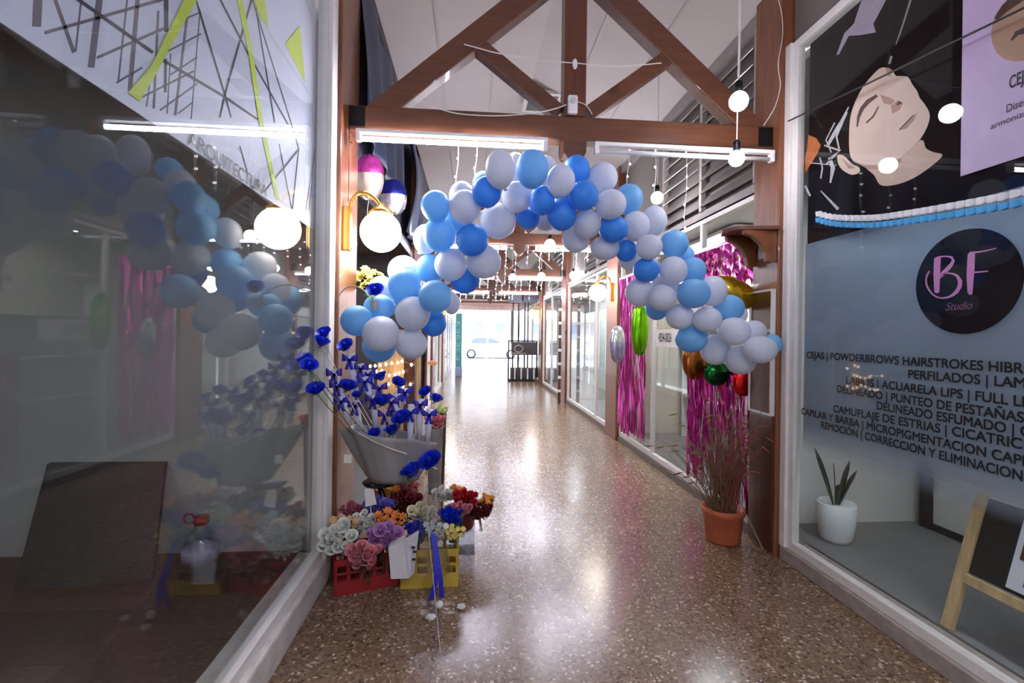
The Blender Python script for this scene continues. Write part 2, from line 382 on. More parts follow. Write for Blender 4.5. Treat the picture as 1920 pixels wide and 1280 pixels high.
# left side beyond the first pilaster
struct(box('baseboard_left_far', XL - .2, XL, 7.35, YEND, 0, .08, M_WHITE))
shopfront(7, -1, 7.35, 10.4, .08, 2.6, [8.9], M_WHITE, M_GLASS, wd=.07)
shopfront(8, -1, 11.1, 14.2, .08, 2.6, [12.7], M_WHITE, M_GLASS, wd=.09)
shopfront(9, -1, 14.9, 21.9, .08, 2.6, [16.5, 18.2, 20], M_WHITE, M_GLASS, wd=.09)
struct(box('floor_flower_shop', -3.2, XL - .1, 3.5, 7.0, -.05, 0, M_CONC))
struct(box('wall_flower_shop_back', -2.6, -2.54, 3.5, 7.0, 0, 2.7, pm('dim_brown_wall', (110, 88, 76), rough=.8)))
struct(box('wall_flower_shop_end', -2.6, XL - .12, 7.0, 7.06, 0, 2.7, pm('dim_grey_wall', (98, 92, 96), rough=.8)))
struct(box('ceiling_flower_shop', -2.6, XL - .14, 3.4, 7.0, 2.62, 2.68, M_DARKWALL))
struct(box('wall_far_left', -1.9, -1.84, 7.1, 21.9, 0, 2.7, M_OFFW))
struct(box('ceiling_far_left', -1.84, XL - .14, 7.1, 21.9, 2.62, 2.68, M_OFFW))
# wooden pilasters between the shops
n_trim = 6
def pilaster(side, y0, y1, h, mat):
    global n_trim
    if side < 0: x0, x1 = XL - .14, XL + .02
    else: x0, x1 = XR - .03, XR + .12
    o = struct(MB().box(x0, x1, y0, y1, 0, h).build('trim_%d' % n_trim, mat, bevel=.008)); n_trim += 1; return o
pl1 = pilaster(-1, 3.05, 3.5, 4.25, M_POST)
pr1 = pilaster(1, 3.13, 3.43, 4.02, M_POST)
for y in (6.78, 10.6, 14.3): pilaster(1, y, y + .55, 3.96, M_POST)
for y in (6.9, 10.4, 14.2): pilaster(-1, y, y + .55, 4.2, M_POST)
# dark framed panel on the right pilaster
struct(box('trim_%d' % n_trim, XR - .045, XR - .028, 3.15, 3.42, .03, 1.0, M_DPANEL)); n_trim += 1
pan = thing('framed_panel', (XR - .04, 3.28, .95), 'dark brown wooden panel in a thin white frame on right pilaster', 'panel')
a, b = onx(1415, 525, XR - .045), onx(1464, 810, XR - .045)
py0, py1, pz0, pz1 = 3.16, 3.405, .98, 1.83
MB().box(XR - .05, XR - .03, py0, py1, pz0, pz1).build('board', M_DPANEL, pan)
mb = MB()
for q in ((py0, py1, pz0 - .015, pz0), (py0, py1, pz1, pz1 + .015), (py0 - .012, py0, pz0 - .015, pz1 + .015), (py1, py1 + .012, pz0 - .015, pz1 + .015)):
    mb.box(XR - .06, XR - .03, q[0], q[1], q[2], q[3])
mb.build('frame', M_WHITE, pan)
# louvred windows in the right upper wall
lou = thing('louvre_window', (XR + .04, 3.9, 2.7), 'grey louvred glass window high above the pink foil, nearest the beam', 'window', 'louvred windows high on the right wall')
mb = MB()
for y in (3.45, 4.32, 5.2): mb.box(XR + .0, XR + .05, y, y + .045, 2.68, 3.86)
mb.build('frame', pm('pale_grey_frame', (178, 170, 164), rough=.5), lou)
for k in range(9):
    z = 2.76 + k * .125
    mb = MB()
    for y0, y1 in ((3.5, 4.32), (4.37, 5.2)):
        mb.obox((XR + .02, (y0 + y1) / 2, z), (0, (y1 - y0) / 2, 0), (.028, 0, .045), (.003, 0, -.002))
    mb.build('slat', pm('grey_louvre_glass', (150, 144, 142), rough=.2, var=.05), lou)
for i, lab in enumerate(('grey louvred glass window high on right wall, second bay from beam', 'grey louvred glass window high on right wall, third bay from beam')):
    copy_tree(lou, (XR + .04, 3.9 + BAY * (i + 1), 2.7), lab)

# ------------------------------------------------------------------ roof trusses
def truss(yc, label):
    t = thing('roof_truss', (.67, yc, 2.83), label, 'roof truss', 'wooden roof trusses along the corridor')
    d = .12; y0, y1 = yc, yc + d
    MB().box(XL + .0, XR - .03, y0, y1, 2.825, 2.985).build('bottom_chord', M_BEAM, t, bevel=.008)
    mb = MB(); mb.box(.60, .75, y0 - .01, y1 + .01, 2.985, 4.15)
    mb.build('king_post', wood('king_post_wood', (100, 54, 36), (48, 24, 14), (9, 9, 1)), t, bevel=.006)
    mb = MB()
    mb.prism([(.595, y0 - .015, 2.83), (.755, y0 - .015, 2.83), (.755, y0 - .015, 2.74), (.735, y0 - .015, 2.70), (.69, y0 - .015, 2.665), (.64, y0 - .015, 2.68), (.605, y0 - .015, 2.73)], (0, d + .03, 0))
    mb.build('pendant_block', M_BEAM, t)
    for s in (-1, 1):
        e = (.675 + s * 1.33, yc + d / 2, 2.93); a = (.675 + s * .02, yc + d / 2, 4.06)
        MB().bar(e, a, d * .9, .15).build('rafter', M_BEAM, t, bevel=.006)
        e = (.675 + s * .10, yc + d / 2, 3.02); a = (.675 + s * .68, yc + d / 2, 3.46)
        MB().bar(e, a, d * .75, .10).build('strut', M_BEAM, t, bevel=.005)
    for x in (XL + .03, XR - .14):
        MB().box(x, x + .10, y0 - .006, y0 + .001, 2.845, 2.975).build('bracket', M_BLACKM, t)
    return t
tr = truss(YT, 'nearest brown wooden roof truss, directly above the balloon arch')
for i, lab in enumerate(('second wooden roof truss, seen through the arch behind the balloons', 'third wooden roof truss, behind the first two down the corridor',
                         'fourth wooden roof truss, near the hanging black header panels', 'fifth wooden roof truss, last before the street')):
    copy_tree(tr, (.67, YT + BAY * (i + 1), 2.83), lab)
copy_tree(tr, (.67, YT - BAY, 2.83), 'wooden roof truss behind the viewer')

# ------------------------------------------------------------------ fluorescent lamps
def tube_lamp(x0, x1, y, z, lit, label, group='fluorescent tubes under the trusses', dz=0):
    t = thing('fluorescent_lamp', ((x0 + x1) / 2, y, z), label, 'lamp', group)
    MB().box(x0, x1, y - .022, y + .022, z + .035, z + .06).build('housing', M_PLASTICW, t, bevel=.004)
    for x in (x0, x1 - .03): MB().box(x, x + .03, y - .02, y + .02, z - .02, z + .04).build('end_cap', M_PLASTICW, t, bevel=.004)
    MB().tube([(x0 + .03, y, z), (x1 - .03, y, z)], .015 if lit else .016, 12).build('tube', M_TUBE if lit else M_TUBEOFF, t, smooth=True)
    return t
a = ony(668, 264, YT - .05); b = ony(1026, 272, YT - .05)
tube_lamp(a.x, b.x, YT - .05, 2.745, True, 'lit fluorescent tube under the left half of nearest truss')
a = ony(1114, 280, YT - .05); b = ony(1450, 296, YT - .05)
tube_lamp(a.x, b.x, YT - .05, 2.735, False, 'unlit fluorescent tube under the right half of nearest truss')
tube_lamp(-.7, .5, YT - BAY - .05, 2.745, True, 'added fluorescent fill tube behind the viewer on the left')  # unseen tube, added to light the corridor from behind the camera
tube_lamp(.85, 2.0, YT - BAY - .05, 2.745, True, 'added fluorescent fill tube behind the viewer on the right')  # second unseen tube, added for more frontal light on the balloons
tube_lamp(.9, 2.0, YT + BAY - .05, 2.745, True, 'lit fluorescent tube under right half of second truss')
tube_lamp(-.65, .5, YT + BAY - .05, 2.745, True, 'lit fluorescent tube under left half of second truss')
tube_lamp(.8, 2.0, YT + 2 * BAY - .05, 2.745, True, 'lit fluorescent tube under right half of third truss')
tube_lamp(-.65, .5, YT + 2 * BAY - .05, 2.745, True, 'lit fluorescent tube under left half of third truss')
tube_lamp(-.65, .5, YT + 3 * BAY - .05, 2.745, True, 'lit fluorescent tube under left half of fourth truss')
tube_lamp(.8, 2.0, YT + 3 * BAY - .05, 2.745, True, 'lit fluorescent tube under right half of fourth truss')

# ------------------------------------------------------------------ hanging bulbs
def bulb(u, v, y, r, label, ztop=None):
    p = ony(u, v, y); r = r * dep(p) / FPX
    ztop = ztop or ceil_z(p.x)
    t = thing('pendant_bulb', p, label, 'lamp', 'bare bulbs on cords')
    MB().ell(p, r, r, r * 1.05, 20, 12).build('bulb', M_BULB, t, smooth=True)
    MB().lathe(p + V((0, 0, r * .9)), [(.018, 0), (.022, .01), (.022, .06), (.01, .075)], 12).build('socket', M_BLACKM, t, smooth=True)
    MB().tube(smooth_path([p + V((0, 0, r + .05)), p + V((.004, 0, (ztop - p.z) * .5)), (p.x - .003, p.y, ztop)]), .004, 6).build('cord', M_WIRE, t)
    return t
bulb(1385, 190, 2.63, 17, 'upper bright bulb beside the right end of nearest truss')
bulb(1381, 297, 2.90, 14, 'lower bright bulb in front of the unlit tube')
bulb(1232, 371, 4.6, 11, 'bright bulb behind the arch, in front of grey right wall')
bulb(1031, 459, 6.4, 10, 'bright bulb under the crown of arch, before second truss')
bulb(1075, 516, 9.9, 7, 'small bright bulb far down corridor beside third truss tube')
bulb(1015, 518, 9.8, 7, 'small bright bulb far down corridor left of its twin')
bulb(961, 519, 9.6, 6, 'leftmost small bright bulb far down the corridor')

# ------------------------------------------------------------------ globe wall lamps on gooseneck arms
def wall_lamp(side, y, label, first=None):
    xw = XL + .02 if side < 0 else XR - .03; s = 1 if side < 0 else -1
    zc = 2.145; r = .128; xc = xw + s * .235
    t = thing('globe_wall_lamp', (xw, y, 1.95), label, 'lamp', 'globe lamps on brass arms')
    MB().ell((xc, y, zc), r, r, r, 28, 18).build('globe', M_GLOBE, t, smooth=True)
    MB().lathe((xc, y, zc + r * .86), [(.075, 0), (.078, .012), (.055, .035), (.03, .05), (.018, .07)], 20).build('cap', M_BRASS, t, smooth=True)
    pts = [(xw + s * .045, y, 2.03), (xw + s * .045, y, 2.22), (xw + s * .05, y, 2.32), (xw + s * .09, y, 2.385), (xw + s * .15, y, 2.385), (xw + s * .2, y, 2.35), (xc, y, 2.305)]
    MB().tube(smooth_path(pts), .013, 10).build('arm', M_BRASS, t, smooth=True)
    MB().box(min(xw, xw + s * .05), max(xw, xw + s * .05), y - .022, y + .022, 2.02, 2.30).build('back_plate', M_BRASS, t, bevel=.006)
    return t
wall_lamp(-1, 3.12, 'lit globe lamp on brass gooseneck arm beside the left white mullion')
wall_lamp(1, 6.98, 'lit globe lamp on gooseneck arm of second right pilaster, behind arch')
wall_lamp(1, 14.5, 'lit globe lamp far down the right side above the kiosk')
wall_lamp(-1, 14.4, 'lit globe lamp far down the left side above the teal banner')

# ------------------------------------------------------------------ balloons of the arch  (centre, radii in photo pixels, colour, layer 0 = front)
BAL = [
 (937.5,317,28,36,'W',0),(998,317,30.5,36.5,'L',0),(966,320,25,33,'W',2),(1022,318,22,26,'W',2),(1051.5,339,27,30,'W',0),(1081,319,25,28,'B',1),
 (1129.5,333,28.5,28,'W',1),(1093.5,367,28.5,27.5,'B',0),(1016,376,24.5,27.5,'B',0),(968.5,369,28.5,29,'W',0),(912.5,360,27.5,29,'B',0),(907,342,21,21,'L',2),
 (866,367,24,27,'W',1),(871.5,388,30,32,'W',0),(817,386,28,29,'L',0),(850,408,27,27,'L',2),(934,414,34,34,'W',1),(824,440,31.5,32,'L',0),(799,448,24,28,'W',1),
 (885,450,30.5,30.5,'B',0),(845,496,30.5,31,'W',0),(907,491,33,32,'W',1),(872,523,28,28,'B',1),(816,556,31.5,31,'L',0),(806,503,27,27,'L',1),
 (990,409,22,21,'B',1),(1023,413,22,20,'W',2),(1053,402,28,31,'B',0),(1057,387,22,20,'B',2),(1101,420,26,28,'W',0),(1080,448,26,26,'W',1),(1145,383,29,28,'W',0),
 (1178,373,27,28,'L',1),(1150,429,27,26,'B',0),(1192,424,26,28,'W',1),(1226,414,24,28,'W',1),(1217,463,25,24,'W',0),(1134,465,27.5,23,'W',1),(1174,470,20,21,'B',1),
 (1182,485,24,21,'W',2),(1211.5,506,24.5,23,'B',0),(1264,457,26,26,'L',1),(1262,507,26,27,'W',0),(1299,507,24,25,'L',1),(1284,480,17,21,'L',2),(1300,550,31,28,'L',0),
 (1336,545,27,28,'W',1),(1200,549,28,26,'W',1),(1242,558,26,25,'W',0),(1365,577,30,25,'L',1),(1384,590,16,19,'W',2),(1231,578,21,22,'L',2),(1275,594,26,24,'W',1),
 (1326,599,27,24,'W',0),(1296,635,30,26,'L',1),(1376,621,30,27,'W',0),(1414,622,21,22,'W',2),(1341,656,27,28,'W',1),(1425,655,31,26,'W',0),(1389,675,28,27,'W',0),(1448,645,17,19,'L',2),
 (759,536,31,33,'L',1),(716,545,26,28,'W',2),(722,566,26,29,'L',2),(669,601,30,29,'L',1),(711,575,29,24,'L',1),(774,588,33,33,'W',0),(714,626,34,34,'W',0),(771,645,30,29,'W',0),
 (813,606,24,25,'B',1),(711,648,32,31,'L',2),(847,569,15,21,'W',2),(757,508,30,29,'W',1),(789,566,24,26,'L',2),(1248,534,24,24,'W',2),(1160,450,22,22,'W',2)]
# give every balloon room in depth: neighbours press against each other instead of passing through
bd = []
for (u, v, rx, ry, c, l) in BAL:
    bd.append([u, v, rx, ry, c, l, 2.86 + .13 * l])
for it in range(160):
    mv = 0
    P = [ony(q[0], q[1], q[6]) for q in bd]; Rr = [.5 * (q[2] + q[3]) * dep(p) / FPX for q, p in zip(bd, P)]
    for i in range(len(bd)):
        for j in range(i):
            d = P[i] - P[j]; need = (Rr[i] + Rr[j]) * .97
            if d.length < need:
                lat2 = d.x ** 2 + d.z ** 2; want = math.sqrt(max(0, need * need - lat2)); cur = bd[i][6] - bd[j][6]
                s = 1 if (bd[i][5], i) > (bd[j][5], j) else -1
                e = (want - s * cur) * .25
                bd[i][6] += s * e * .5; bd[j][6] -= s * e * .5; mv += abs(e)
    for q in bd: q[6] = min(max(q[6], 2.5), 3.36)
    if mv < .01: break
ORD = ('first second third fourth fifth sixth seventh eighth ninth tenth eleventh twelfth thirteenth fourteenth fifteenth sixteenth seventeenth eighteenth nineteenth twentieth '
       'twenty-first twenty-second twenty-third twenty-fourth twenty-fifth twenty-sixth twenty-seventh twenty-eighth twenty-ninth thirtieth thirty-first thirty-second thirty-third thirty-fourth '
       'thirty-fifth thirty-sixth thirty-seventh thirty-eighth thirty-ninth fortieth forty-first forty-second forty-third forty-fourth forty-fifth').split()
CN = {'W': ('white', M_LATW), 'L': ('sky blue', M_LATL), 'B': ('deep blue', M_LATB)}
cnt = {'W': 0, 'L': 0, 'B': 0}
def mid_v(u): # the arch's centre line in the photo
    pts = [(640, 600), (710, 590), (760, 570), (800, 500), (850, 430), (920, 385), (1000, 350), (1080, 370), (1150, 410), (1210, 465), (1270, 530), (1330, 585), (1400, 640), (1470, 650)]
    for (a, b), (c, d) in zip(pts, pts[1:]):
        if a <= u <= c: return b + (d - b) * (u - a) / (c - a)
    return 600
def balloon(q, label):
    u, v, rx, ry, c, l, y = q; p = ony(u, v, y); k = dep(p) / FPX; rx *= k; ry *= k; r = (rx + ry) / 2
    out = (V((0, 0, 1)) * (mid_v(u) - v) * .012 + V((random.uniform(-.5, .5), -1.0 + .5 * l, random.uniform(-.35, .35)))).normalized()
    prof = []
    for i in range(17):
        f = math.pi * i / 16; z = -math.cos(f); w = math.sin(f) * (1 if z > 0 else 1 - .12 * z * z)
        prof.append((max(w, .0001) * .995, z if z > 0 else z * 1.1))
    mb = MB(); mb.lathe((0, 0, 0), prof, 26, out)
    mb.v = [V((q_.x * rx, q_.y * r, q_.z * ry)) + p for q_ in mb.v]
    o = mb.build('balloon', CN[c][1], smooth=True, org=p)
    tag(o, label, 'balloon', 'balloons of the arch')
    e = -out * 1.09; e = V((e.x * rx, e.y * r, e.z * ry)) + p
    MB().lathe(e, [(.004, 0), (.009, -.008), (.006, -.014), (.012, -.024)], 10, out).build('knot', CN[c][1], o, smooth=True)
for q in sorted(bd, key=lambda q: q[0]):
    c = q[4]; nme = CN[c][0]; edge = 'upper edge' if q[1] < mid_v(q[0]) - 18 else ('lower edge' if q[1] > mid_v(q[0]) + 18 else 'middle row')
    if q[5] == 2: edge = 'back row'
    balloon(q, '%s %s balloon from the left end of the arch, in its %s' % (ORD[cnt[c]], nme, edge)); cnt[c] += 1
# the line the balloons hang on
mb = MB(); pts = [ony(u, mid_v(u), 3.16) for u in range(660, 1450, 30)]
tag(mb.tube(smooth_path(pts, 3), .004, 6).build('garland_line', M_WIRE), 'thin white line that carries the balloon arch', 'line')
#PART2
# ------------------------------------------------------------------ flat art helpers: shapes on a printed sheet at its real plane
def ribbon_px(pts, w, x):
    """stroke drawn through photo points, on the plane at x; w = width(s) in photo pixels"""
    n = len(pts); ws = w if isinstance(w, (list, tuple)) else [w] * n; L, Rr = [], []
    for i in range(n):
        a = V(pts[max(i - 1, 0)]); b = V(pts[min(i + 1, n - 1)]); t = (b - a).normalized(); nn = V((-t.y, t.x)) * ws[i] / 2
        p = V(pts[i]); L.append(p + nn); Rr.append(p - nn)
    return [[onx(L[i].x, L[i].y, x), onx(L[i + 1].x, L[i + 1].y, x), onx(Rr[i + 1].x, Rr[i + 1].y, x), onx(Rr[i].x, Rr[i].y, x)] for i in range(n - 1)]
def strokes(name, mat, parent, x, lines, dx, T=lambda p: p):
    mb = MB()
    sc = T((1, 0))[0] - T((0, 0))[0]
    for pts, w in lines:
        pts = [T(p) for p in pts]; w = [q * sc for q in w] if isinstance(w, list) else w * sc
        for quad in ribbon_px(pts, w, x): mb.prism(quad, (dx, 0, 0))
    return mb.build(name, mat, parent)
def shapes(name, mat, parent, x, polys, dx, T=lambda p: p):
    mb = MB()
    for poly in polys: mb.prism([onx(*T(p), x) for p in poly], (dx, 0, 0))
    return mb.build(name, mat, parent)
def rounded(poly):
    n = len(poly); out = []
    for i in range(n):
        p0, p1, p2, p3 = (V(poly[(i + k) % n]) for k in (-1, 0, 1, 2))
        for k in range(4):
            t = k / 4; q = .5 * ((2 * p1) + (p2 - p0) * t + (2 * p0 - 5 * p1 + 4 * p2 - p3) * t * t + (3 * p1 - p0 - 3 * p2 + p3) * t ** 3); out.append((q.x, q.y))
    return out
def zz(s, ox, oy):
    return lambda p: (ox + p[0] / s, oy + p[1] / s)
def text_mesh(txt, extrude=.0, shear=0, bold=0):
    cu = bpy.data.curves.new('t', 'FONT'); cu.body = txt; cu.size = 1; cu.extrude = extrude; cu.shear = shear; cu.offset = bold
    ob = bpy.data.objects.new('t', cu); COL.objects.link(ob)
    dg = bpy.context.evaluated_depsgraph_get(); me = bpy.data.meshes.new_from_object(ob.evaluated_get(dg))
    vs = [V(v.co) for v in me.vertices]; fs = [tuple(p.vertices) for p in me.polygons]
    bpy.data.objects.remove(ob); bpy.data.curves.remove(cu); bpy.data.meshes.remove(me)
    return vs, fs
def text_w(txt): vs, _ = text_mesh(txt); return max(v.x for v in vs)
def wall_text(name, txt, side, x, y0, z0, height, width_scale, mat, parent=None, shear=0, bold=0, slope=0, fat=0):
    """lettering that stands upright on a side wall; y0,z0 = its start on the base line"""
    vs, fs = text_mesh(txt, shear=shear, bold=bold); s = height / .72; s2 = 1 if side < 0 else -1
    mb = MB(); n = len(vs)
    pts = [V((x, y0 + s2 * v.x * width_scale, z0 + v.y * s + slope * v.x * width_scale)) for v in vs]
    mb.add(pts, fs)
    for k, (fy, fz) in enumerate(((fat, 0), (0, fat), (fat, fat)) if fat else ()): mb.add([q + V((.0002 * (k + 1), fy, fz)) for q in pts], fs)
    return mb.build(name, mat, parent)

# ------------------------------------------------------------------ the printed banner behind the left shop glass
XB = XL - .105
ban = thing('shop_banner', (XB, .5, 2.11), 'white architectural banner with black lines and lime shapes behind left glass', 'banner')
MB().box(XB - .006, XB, -2.0, 2.95, 2.11, 3.6).build('sheet', pm('banner_white', (206, 208, 226), rough=.5, var=.02), ban)
Z3 = zz(3, 0, 0)
lat = [([(215, -60), (205, 150)], 50), ([(300, -30), (415, 295)], 20), ([(460, -30), (425, 290)], 9), ([(562, -30), (512, 380)], 36), ([(776, -30), (730, 510)], 24),
       ([(718, -30), (665, 460)], 9), ([(890, 60), (865, 610)], 12), ([(1052, 95), (985, 650)], 13), ([(1125, 60), (1075, 670)], 6), ([(960, 300), (940, 640)], 6), ([(845, 450), (825, 600)], 6),
       ([(250, 185), (920, -5)], 18), ([(545, 325), (920, 160)], 15), ([(655, 465), (800, 380)], 11), ([(790, 550), (1090, 400)], 10), ([(900, 620), (1110, 470)], 9), ([(940, 290), (1130, 190)], 10), ([(1055, 100), (1130, 68)], 9), ([(960, 420), (1110, 320)], 8), ([(1000, 640), (1085, 575)], 7)]
strokes('tower_drawing', pm('purple_grey_print', (104, 92, 104), rough=.6, var=.05), ban, XB + .0002, lat, .0006, Z3)
blk = [([(430, -10), (860, 295)], 18), ([(920, 340), (1265, 545), (1450, 672)], [16, 14, 10]), ([(1100, -10), (1265, 530), (1300, 660)], [9, 9, 5]), ([(1420, -20), (1265, 530), (1238, 660)], [10, 10, 6]),
       ([(1235, -10), (1400, 310)], 10), ([(1430, 360), (1620, 700)], 8), ([(1418, -10), (1640, 700), (1680, 835)], 6), ([(1438, 40), (1545, 690)], 6), ([(1570, 810), (1640, 1170)], 5), ([(1350, 820), (1390, 960)], 6),
       ([(1682, 838), (1490, 1072)], 10), ([(1680, 840), (1645, 1175)], 5), ([(935, -20), (935, 180)], 22), ([(932, 330), (930, 520)], 12),
       ([(1830, 530), (1770, 850), (1738, 1180)], 3), ([(1805, 600), (1720, 1180)], 3), ([(1765, 860), (1830, 845)], 4), ([(1775, 940), (1830, 925)], 4), ([(1770, 1040), (1830, 1020)], 4), ([(1745, 1110), (1765, 1100)], 3)]
strokes('black_lines', pm('black_print', (40, 40, 48), rough=.6, var=.05), ban, XB + .001, blk, .0006, Z3)
shapes('lime_shapes', pm('lime_print', (196, 214, 52), rough=.6, var=.04), ban, XB + .002,
       [[(1040, -10), (1112, -10), (960, 260), (870, 430), (785, 570), (720, 520), (850, 370), (950, 170)], [(1330, -10), (1362, -10), (1422, 290), (1480, 680), (1572, 1125), (1548, 1105), (1455, 680), (1392, 270)],
        [(1425, -10), (1488, -10), (1510, 155), (1470, 110)], [(1687, 145), (1716, 465), (1605, 245)]], .0006, Z3)
pa = onx(352, 262, XB + .002); pb = onx(500, 364, XB + .002)
wall_text('lettering', 'ARQUITECTURA', -1, XB + .0035, pa.y, 2.115, .055, (pb.y - pa.y) / text_w('ARQUITECTURA'), M_INK, ban)

# ------------------------------------------------------------------ things in the left shop
b0, b1 = onz(24, 1108, .052), onz(284, 1090, .052); t0, t1 = ony(88, 870, 3.26), ony(309, 868, 3.26)
tag(MB().prism([b0, b1, t1, t0], (0, .03, .004)).build('leaning_board', pm('dark_grey_board', (40, 37, 37), rough=.6, var=.15, scale=6)), 'dark grey board leaning on the end wall of left shop', 'board')
c = onz(376, 1076, .05); k = dep(c) / FPX
bt = thing('water_bottle', c, 'clear plastic water bottle with red cap on dark wooden floor', 'bottle')
r = 31 * k; h = 95 * k
MB().lathe(c, [(r * .8, 0), (r, r * .2), (r, h * .55), (r * .94, h * .62), (r * .7, h * .8), (r * .36, h * .95), (r * .34, h)], 24).build('body', M_CLEAR, bt, smooth=True)
MB().lathe(c, [(r * 1.015, h * .3), (r * 1.015, h * .58)], 24).build('label', pm('purple_white_label', (150, 140, 170), rough=.5, var=.35, scale=14), bt, smooth=True)
mb = MB().lathe(c + V((0, 0, h)), [(r * .42, 0), (r * .44, .02), (r * .4, .045), (.001, .046)], 16)
mb.tube([c + V((-r * .4 - .03 + .03 * math.cos(w), 0, h + .03 + .03 * math.sin(w))) for w in [i * math.pi / 6 for i in range(12)]], .006, 6)
mb.build('cap', pm('red_cap', (170, 50, 40), rough=.4), bt, smooth=True)

# ------------------------------------------------------------------ right shop window: film, posters, lettering, emblem
XF = XR + .074
tag(MB().box(XF, XF + .002, -1.98, 3.0, .74, 2.125).build('frosted_film', film('frosting', (182, 196, 212), .92, (.76, .98))), 'frosted film across the middle of the right shop window', 'window film')
XP = XR + .086
pos = thing('photo_poster', (XP, 1.5, 2.13), 'black poster of a person lying back with closed eyes in hair net', 'poster')
MB().box(XP, XP + .006, -1.9, 3.0, 2.13, 3.45).build('sheet', pm('poster_black', (24, 19, 21), rough=.9, var=.2, scale=2, spec=.1), pos)
Z6 = zz(3.048, 1460, 0)
face = [(580, 390), (612, 386), (645, 398), (668, 432), (690, 434), (738, 440), (762, 480), (790, 520), (806, 560), (830, 590), (862, 650), (850, 720), (805, 800), (740, 862), (690, 905), (600, 940), (500, 942), (430, 922), (404, 860), (406, 700), (430, 600), (480, 500), (540, 425)]
neck = [(690, 890), (812, 800), (840, 845), (880, 868), (935, 885), (890, 935), (800, 1000), (720, 1040), (640, 1060), (580, 1055), (545, 1000), (500, 940)]
shapes('skin', pm('poster_skin', (214, 178, 158), rough=.6, var=.06, scale=4), pos, XP - .0012, [rounded(neck)], .001, Z6)
shapes('face', pm('poster_face', (226, 194, 178), rough=.6, var=.06, scale=4), pos, XP - .0022, [rounded(face), rounded([(335, 890), (372, 890), (420, 938), (458, 955), (460, 985), (412, 997), (350, 955)])], .0008, Z6)
shapes('face_shading', pm('poster_shading', (182, 140, 122), rough=.6, var=.06), pos, XP - .003,
       [[(640, 605), (682, 572), (708, 590), (690, 628), (650, 650)], [(580, 540), (640, 560), (665, 575), (640, 600), (600, 590)], [(430, 922), (500, 942), (600, 940), (700, 900), (700, 925), (600, 965), (510, 965)],
        [(690, 745), (742, 690), (795, 640), (770, 690), (730, 735)], [(360, 905), (400, 935), (440, 960), (400, 965)], [(612, 386), (645, 398), (640, 440), (622, 430)]], .0006, Z6)
strokes('brow', pm('poster_brown', (84, 58, 48), rough=.6), pos, XP - .0038, [([(448, 725), (455, 670), (475, 620), (510, 580), (562, 545)], [6, 16, 22, 24, 16]), ([(500, 702), (540, 665), (570, 608)], [9, 9, 6]), ([(676, 600), (690, 585), (704, 590)], [10, 16, 8]), ([(688, 742), (740, 690), (772, 655)], [5, 7, 4])], .0006, Z6)
random.seed(3)
net = [([(400, 610), (360, 690), (320, 760), (280, 830)], [6, 14, 22, 16]), ([(390, 640), (330, 780), (345, 850)], 10), ([(260, 830), (350, 860), (300, 900)], [8, 16, 10]), ([(235, 900), (250, 960), (240, 1020)], 8), ([(290, 900), (310, 960), (295, 1045)], [18, 26, 8]), ([(330, 880), (270, 940)], 9), ([(320, 700), (270, 800), (300, 870)], 7), ([(180, 930), (330, 945)], 5), ([(150, 1060), (180, 1120)], 12), ([(240, 1090), (340, 1195)], [6, 18])]
strokes('hair_net', pm('poster_net', (206, 200, 202), rough=.5, var=.2, scale=30), pos, XP - .0045, net, .0005, Z6)
shapes('glove', pm('poster_glove', (176, 160, 176), rough=.5, var=.15), pos, XP - .002, [[(480, -10), (618, -10), (560, 100), (540, 135), (555, 185), (470, 200), (400, 205), (345, 310), (330, 315), (375, 190), (430, 135), (460, 40)]], .0006, Z6)
strokes('tool', pm('poster_tool', (150, 146, 150), rough=.5), pos, XP - .0022, [([(755, -5), (710, 140), (670, 255)], [12, 9, 5]), ([(645, 320), (632, 365)], 14)], .0006, Z6)
shapes('orange_patch', pm('poster_orange', (206, 116, 62), rough=.6), pos, XP - .0022, [[(170, 770), (215, 790), (240, 830), (225, 870), (150, 990), (135, 960), (160, 860)]], .0006, Z6)
lil = thing('brow_poster', (XP - .012, 0, 2.245), 'lilac poster with a round eyebrow photo and black lettering', 'poster')
p0 = onx(1801, 318, XP - .012)
MB().box(XP - .012, XP - .008, -1.0, p0.y, 2.245, 3.45).build('sheet', pm('lilac_print', (222, 190, 228), rough=.5, var=.03), lil)
xl2 = XP - .0128
shapes('brow_photo', pm('brow_skin', (196, 150, 124), rough=.5, var=.1), lil, xl2, [[(1402, -120), (1330, -30), (1275, 30), (1235, 90), (1214, 180), (1220, 250), (1245, 300), (1290, 340), (1350, 352), (1420, 345), (1560, 250), (1560, -100)]], .0007, Z6)
strokes('brow_and_eye', pm('brow_dark', (86, 54, 40), rough=.5), lil, xl2 - .001, [([(1240, 110), (1290, 50), (1350, 0), (1420, -50)], [20, 44, 60, 60]), ([(1330, 230), (1360, 190), (1420, 170)], [10, 26, 40])], .0007, Z6)
for (txt, ua, va, ub, vb, ht, ref) in (('CEJAS', 1892, 167, 1915, 157, .052, 'CE'), ('Diseño', 1886, 212, 1918, 203, .034, 'Dise'), ('armonizado', 1857, 243, 1918, 228, .026, 'armoniz')):
    a = onx(ua, va, xl2); b = onx(ub, vb, xl2)
    wall_text('lettering', txt, 1, xl2 - .001, a.y, a.z, ht, (a.y - b.y) / text_w(ref), M_INK, lil, bold=.02 if txt == 'CEJAS' else 0)
